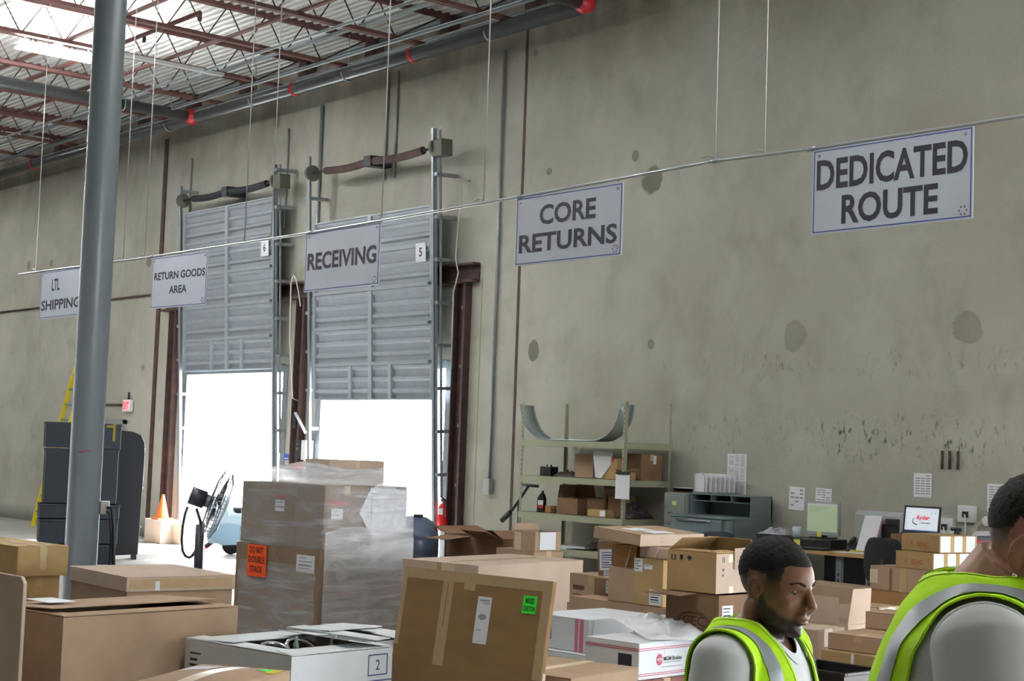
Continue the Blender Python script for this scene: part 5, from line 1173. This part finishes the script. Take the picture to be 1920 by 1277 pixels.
def person(label, x, y, rz, S, P):
    r = thing('person', label, 'person', (x, y, 0), rz); r.scale = (S, S, S)
    lean = P.get('lean', 0); fat = P.get('fat', 1.0)
    off = lambda z: lean*max(0, z-.95)**1.35
    tors = [(.80, .0, .115, .165), (.86, .0, .125, .172), (.95, .005, .125, .165), (1.05, .01, .125, .158), (1.15, .012, .13, .162), (1.24, .012, .135, .172), (1.32, .005, .128, .18), (1.38, -.002, .112, .18), (1.42, -.008, .095, .155), (1.45, -.012, .078, .115), (1.475, -.012, .066, .08)]
    def torso(mb, g, top=None, b0=.80):
        loft(mb, [(z, cx+off(z), a*fat+g, b*(fat*.5+.5)+g) for z, cx, a, b in tors if z >= b0])
    sh = lambda s: Vector((-.005+off(1.385), s*(.175*(fat*.5+.5)), 1.39)); A = P['arms']
    # ---- the body
    mb = MB(); torso(mb, -.012)
    for s in (-1, 1):
        a0 = sh(s); el = a0+Vector(A[0][0:3])*Vector((1, s, 1)) if False else a0+Vector((A[0][0], s*A[0][1], A[0][2])); wr = el+Vector((A[1][0], s*A[1][1], A[1][2]))
        mb.ell(a0, (.058, .058, .06), 16, 10)
        mb.tube([a0, a0.lerp(el, .35), a0.lerp(el, .8), el, el.lerp(wr, .25), el.lerp(wr, .7), wr], [.054, .05, .043, .04, .043, .033, .026], 14)
        d = (wr-el).normalized(); q = Vector((0, s, 0)); fwd = d.cross(q).normalized()*-s if abs(d.dot(q)) < .9 else Vector((1, 0, 0))
        if fwd.x < 0 and abs(d.z) > .6: fwd = -fwd
        inn = Vector((0, -s, 0)); pc = wr+d*.05
        mb.tube([wr, wr+d*.03, wr+d*.09], [.025, .032, .034], 12)
        for k, (of, ln) in enumerate(((.03, .072), (.01, .08), (-.011, .075), (-.03, .06))):
            b0 = wr+d*.075+fwd*of; b1 = b0+d*ln*.45+inn*.006; b2 = b1+d*ln*.35+inn*.018; b3 = b2+d*ln*.2+inn*.02
            mb.tube([b0, b1, b2, b3], [.0105, .0098, .009, .007], 8)
        t0 = wr+d*.03+fwd*.026; mb.tube([t0, t0+fwd*.022+d*.028+inn*.008, t0+fwd*.03+d*.055+inn*.016, t0+fwd*.026+d*.078+inn*.022], [.014, .0125, .011, .0085], 8)
        hp = Vector((0, s*.088, .86)); kn = Vector((.012, s*.098, .47)); an = Vector((-.015, s*.1, .085))
        mb.tube([hp, hp.lerp(kn, .5), kn, kn.lerp(an, .3), kn.lerp(an, .75), an], [.088*fat, .072, .055, .057, .04, .037], 16)
        mb.ell((.045, s*.105, .035), (.115, .043, .034), 16, 8)
    npiv = Vector((P.get('neckx', .0)+off(1.46), 0, P.get('neckz', 1.505))); nb = Vector((-.012+off(1.44), 0, 1.42)); nr = P.get('neck', 1.0)
    hx, hy, hz = [rad(a) for a in P['head']]      # roll, pitch down, turn left
    MH = Matrix.Translation(npiv) @ Matrix.Rotation(hz, 4, 'Z') @ Matrix.Rotation(hy, 4, 'Y') @ Matrix.Rotation(hx, 4, 'X') @ Matrix.Translation((.02, 0, .092*P.get('hs', 1))) @ Matrix.Scale(P.get('hs', 1.0), 4); R3 = MH.to_3x3()
    H = lambda a, b, c: MH @ Vector((a, b, c))
    mb.tube([nb, nb.lerp(npiv, .5)+Vector((-.006, 0, 0)), npiv+Vector((0, 0, .0)), H(-.02, 0, -.04)], [.075*nr, .062*nr, .058*nr, .055*nr], 24)
    E = lambda c, rr, M=None: mb.ell(H(*c), rr, 26, 16, M=R3 @ M if M is not None else R3)
    jw = P.get('jaw', 1.0)
    E((-.010, 0, .034), (.100, .0765, .087)); E((.022, 0, .03), (.074, .068, .078)); E((.03, 0, -.02), (.060, .0635, .075)); E((.028, 0, -.062), (.058, .056*jw, .045)); E((-.0, 0, -.05), (.05, .058*jw, .045))
    E((.062, 0, -.088), (.026, .030*jw, .024)); E((.076, 0, -.096), (.015, .017, .015))
    for s in (-1, 1):
        E((.074, s*.024, .030), (.018, .026, .010)); E((.058, s*.044, -.022), (.027, .021, .022)); E((.02, s*.05*jw, -.06), (.035, .014, .028))
    mb.tube([H(.086, 0, .026), H(.097, 0, .006), H(.109, 0, -.016), H(.113, 0, -.028)], [.009, .009, .0115, .013], 12)
    for s in (-1, 1): E((.099, s*.0125, -.031), (.0125, .0085, .0088))
    E((.088, 0, -.052), (.014, .026, .020)); E((.094, 0, -.0555), (.010, .021, .0058)); E((.0925, 0, -.0665), (.010, .019, .0066))
    for s in (-1, 1):
        Me = Matrix.Rotation(s*rad(-28), 3, 'Z') @ Matrix.Rotation(rad(-12), 3, 'Y')
        c0 = Vector((-.012, s*.077, -.002)); loc = lambda v: H(*(c0+Me @ (Vector(v)*.86)))
        mb.ell(loc((0, 0, 0)), (.015, .0055, .027), 16, 10, M=R3 @ Me)
        ring = [loc((.0155*math.cos(q)-.002, s*(.004+.002*math.cos(q)), .029*math.sin(q)+.002)) for q in [k*2*PI/26 for k in range(26)]]
        mb.tube(ring[-2:]+ring[:19], .0048, 8); mb.ell(loc((.003, s*.003, -.029)), (.008, .0052, .0085), 12, 8, M=R3 @ Me); mb.ell(loc((.014, s*.004, -.004)), (.005, .004, .008), 10, 6, M=R3 @ Me)
        mb.tube([loc((-.004, s*.006, .016)), loc((-.007, s*.007, .0)), loc((.0, s*.006, -.016))], .0042, 6)
    V, T = remeshed(mb, .0042, 3)
    Mi = np.array(MH.inverted()); Vh = V @ Mi[:3, :3].T+Mi[:3, 3]; hx_, hy_, hz_ = Vh.T; ay = np.abs(hy_)
    near = (hz_ > -.14) & (np.abs(hx_) < .14) & (ay < .1)
    G = lambda cx, cy, cz, sx, sy, sz: np.exp(-((hx_-cx)/sx)**2-((ay-cy)/sy)**2-((hz_-cz)/sz)**2)*near
    dx = -.0085*G(.078, .031, .010, .03, .016, .0105)+.0035*G(.078, .031, .0175, .03, .015, .004)+.002*G(.078, .031, .003, .03, .013, .0035)-.004*G(.09, 0, -.061, .03, .023, .0026)-.003*G(.09, .0, -.0445, .02, .004, .006)-.003*G(.085, .0, -.078, .02, .02, .006)
    V = V+dx[:, None]*np.array(R3 @ Vector((1, 0, 0)))
    ear = (ay > .066) & (hx_ < .012) & (hx_ > -.045) & (np.abs(hz_) < .042)
    inear = G(-.008, .0815, -.003, .009, .05, .013)
    V = V-(inear*.006*np.sign(hy_))[:, None]*np.array(R3 @ Vector((0, 1, 0)))
    N_ = normals(V, T)
    # pigment: hair fade and beard in red, flushed skin in green
    zl = np.interp(hx_, [-.12, -.07, -.03, .02, .035, .058, .12], P['hairline'])
    gh = np.where(near, hz_-zl, -1.0)
    tint = P['fade']*ss(-P['fadew'], .0, gh)*(hx_ < .05)
    tint = np.maximum(tint, .95*ss(-.002, .01, gh))
    if P.get('beard'):
        jl = -.030-.02*ss(.03, .07, hx_)+.035*ss(.02, -.005, hx_)
        bd = ss(0, .018, jl-hz_)*ss(-.03, -.008, hx_)*ss(-.165, -.12, hz_)*(ay < .075)
        bd = np.maximum(bd, G(.095, .012, -.045, .03, .018, .006)); bd = bd*(1-ss(.2, .6, G(.094, 0, -.061, .03, .021, .010)))
        tint = np.maximum(tint, P['beard']*bd*near)
    tint = np.where(ear, tint*.15, tint)
    lips = np.maximum(ss(.25, .6, G(.094, 0, -.061, .03, .019, .0095)), .75*ear)
    at = np.stack([tint, lips, tint*0, tint*0+1], 1)
    mesh_obj('body', V, T, skin_mat('skin of '+label, P['skin'], P['hair'], P['flush']), r, attr=at)
    # eyes, brows, hair
    for s in (-1, 1):
        ob = MB().ell(H(.0668, s*.031, .0095), (.0118, .0118, .0118), 18, 12, M=R3).build('eye', mat('eye white', '6e625a', .2), r)
        MB().ell(H(.0757, s*.0315, .0075), (.0032, .0055, .0055), 14, 8, M=R3).build('iris', mat('dark iris', '1d120c', .15), ob)
        bp = [(.0905, .010, .0262), (.0915, .018, .030), (.0885, .03, .0335), (.080, .042, .0335), (.070, .052, .029)]
        MB().tube([H(a, s*b, c) for a, b, c in bp], [.0025, .0042, .0042, .0032, .0012], 8).build('eyebrow', mat('brow hair', '17110e', .8), r)
    rough_ = np.array([noise.noise(Vector((a*170, b*170, c*170))) if n_ else 0 for a, b, c, n_ in zip(hx_, hy_, hz_, near & (gh > -.01))])
    th = (P['hairth']*(1+.35*rough_))*np.clip(gh/.085, 0, 1)**.8+.0006+.0010*rough_*np.clip(gh/.02, 0, 1)
    vs, fs = clipmesh(V+N_*th[:, None], T, np.where(ear, -1, np.where(near, gh-.001, -1)))
    mesh_obj('hair', vs, fs, mat('hair of '+label[:12], P['hair'], .75, bump=.5, bscale=500, spec=.25), r)
    if P.get('earring'):
        MB().ell(H(.002, -.0885, -.033), (.0036, .0036, .0036), 12, 8).build('earring', mat('stud', 'f2f4f8', .08, 1.0), r)
    # ---- shirt
    mb = MB(); torso(mb, .006, b0=.86)
    for s in (-1, 1):
        a0 = sh(s); el = a0+Vector((A[0][0], s*A[0][1], A[0][2]))
        mb.ell(a0, (.074, .07, .072), 18, 12); mb.tube([a0-Vector((0, s*.05, .0)), a0, a0.lerp(el, .3), a0.lerp(el, .62), a0.lerp(el, P.get('sleeve', .72))], [.07, .074, .072, .071, .072], 22)
    V2, T2 = remeshed(mb, .0065, 10); N2 = normals(V2, T2)
    X, Y, Z = V2.T
    fold = .004*np.sin(Z*60+X*30)*ss(1.3, 1.0, Z)+np.array([.005*noise.noise(Vector((a*9, b*9, c*6)))+.0022*noise.noise(Vector((a*25, b*25, c*17))) for a, b, c in V2])
    V2 = V2+N2*fold[:, None]
    ox = off(1.45)
    gn = np.hypot((X-ox-.012)/.085, Y/.078)-1.0; gn = np.where(Z < 1.33, 1, gn)*.08
    vs, fs = clipmesh(V2, T2, gn); mesh_obj('t_shirt', vs, fs, mat('shirt of '+label[:12], P['shirt'], .9, bump=.05, bscale=300, spec=.1), r)
    vs, fs = clipmesh(V2+N2*.0025, T2, np.minimum(gn, .012-gn)); mesh_obj('collar', vs, fs, mat('shirt of '+label[:12], P['shirt']), r)
    if P.get('print'):
        d = np.full(len(V2), -1.0)
        for (a, b, c, e_, w_) in P['print']:
            pa = np.array([a, b]); pb = np.array([c, e_]); q = np.stack([Y, Z], 1)-pa; ab = pb-pa; t = np.clip((q @ ab)/(ab @ ab), 0, 1); d = np.maximum(d, w_-np.linalg.norm(q-t[:, None]*ab, axis=1))
        vs, fs = clipmesh(V2+N2*.0012, T2, np.where((X > ox+.03) & (gn > 0), d, -1)); o = mesh_obj('shirt_print', vs, fs, mat('dark print', '5a6474', .8), r)
    sy = .178*(fat*.5+.5)+.012; vs, fs = clipmesh(V2+N2*.0018, T2, np.where(Z > 1.24, .0022-np.abs(np.abs(Y)-sy-.03*(1.40-Z)), -1)); mesh_obj('sleeve_seam', vs, fs, mat('seam thread', '82868a', .9), r)
    # ---- vest
    AH = P.get('armhole', .195); aY = np.abs(Y)
    g = AH-aY-.035*ss(1.30, 1.2, Z)*ss(1.05, 1.2, Z)
    g = np.where(Z < 1.16, np.minimum(g, .215-aY), g)
    vee = aY-(.008+.068*ss(1.06, 1.46, Z)); front = X-ox > .02
    g = np.where(front & (Z > 1.1), np.minimum(g, vee), g)
    gneck = (np.hypot((X-ox+.012)/.085, Y/.082)-1.0)*.08; g = np.where((Z > 1.33) & ~front, np.minimum(g, gneck), g); g = np.where((Z > 1.33) & front, np.minimum(g, gneck+.02), g)
    g = np.minimum(g, (Z-.90))
    vs, fs = clipmesh(V2+N2*.009, T2, g); mesh_obj('safety_vest', vs, fs, mat('lime vest fabric', 'c4fa28', .75, bump=.1, bscale=200, spec=.15), r, solid=.003)
    st = np.maximum(.017-np.abs(aY-P.get('stripe', .135)), .022-np.abs(Z-1.05)); st = np.minimum(st, g-.004)
    vs, fs = clipmesh(V2+N2*.0145, T2, st); mesh_obj('reflective_stripe', vs, fs, mat('grey reflective tape', 'a3abaf', .4, .1), r)
    gd = np.minimum(g, .007-g); vs, fs = clipmesh(V2+N2*.0135, T2, gd); mesh_obj('vest_binding', vs, fs, mat('lime binding', 'd0ff3c', .6), r)
    # ---- trousers and shoes
    mb = MB(); loft(mb, [(z, cx, a*fat+.012, b+.012) for z, cx, a, b in tors if z <= .96])
    for s in (-1, 1):
        hp = Vector((0, s*.09, .86)); kn = Vector((.012, s*.1, .47)); an = Vector((-.012, s*.102, .10)); mb.tube([hp, hp.lerp(kn, .5), kn, kn.lerp(an, .5), an], [.105*fat, .092, .077, .07, .067], 18)
    V3, T3 = remeshed(mb, .012, 4); mesh_obj('trousers', V3, T3, mat('dark work trousers', '20242e', .85), r)
    for s in (-1, 1):
        mb = MB(); mb.ell((.05, s*.106, .045), (.135, .052, .05), 18, 10).box(-.08, .18, s*.106-.048, s*.106+.048, .0, .03); Vs, Ts = remeshed(mb, .008, 4); mesh_obj('shoe', Vs, Ts, mat('black shoe', '151517', .5), r)
    return r
person('dark-haired bearded young man in a lime safety vest over a white printed shirt, walking', -2.535, 2.875, 20, .995, dict(
    arms=((-.02, .035, -.28), (.06, .0, -.25)), head=(0, 9, -14), lean=.06, neckx=.02, neckz=1.477, skin='8c6249', flush='74493a', hair='14100f', hairline=(.0, .02, .044, .050, .056, .072, .074), fade=.93, fadew=.10, hairth=.009, beard=.85, hs=.93,
    shirt='eceff2', print=((-.06, 1.27, -.045, 1.20, .007), (-.045, 1.20, -.015, 1.27, .008), (-.015, 1.27, .0, 1.19, .009), (-.07, 1.17, -.02, 1.14, .010), (.02, 1.27, .05, 1.2, .012), (.05, 1.26, .03, 1.16, .009), (-.03, 1.12, .05, 1.14, .008)), armhole=.19, stripe=.125))
person('stocky short-haired man seen from behind in a lime safety vest over a grey shirt', -1.545, 2.27, 33, 1.13, dict(
    arms=((.03, .05, -.27), (.16, -.02, -.2)), head=(0, 33, -20), lean=.16, neckz=1.455, fat=1.18, neck=1.22, neckx=.0, hs=.93, jaw=1.12, skin='cfa48d', flush='a8685a', hair='231a17', hairline=(-.03, .0, .035, .045, .05, .075, .08), fade=.85, fadew=.075, hairth=.005, beard=0,
    shirt='e0e2e3', earring=True, armhole=.165, stripe=.125, sleeve=.85))
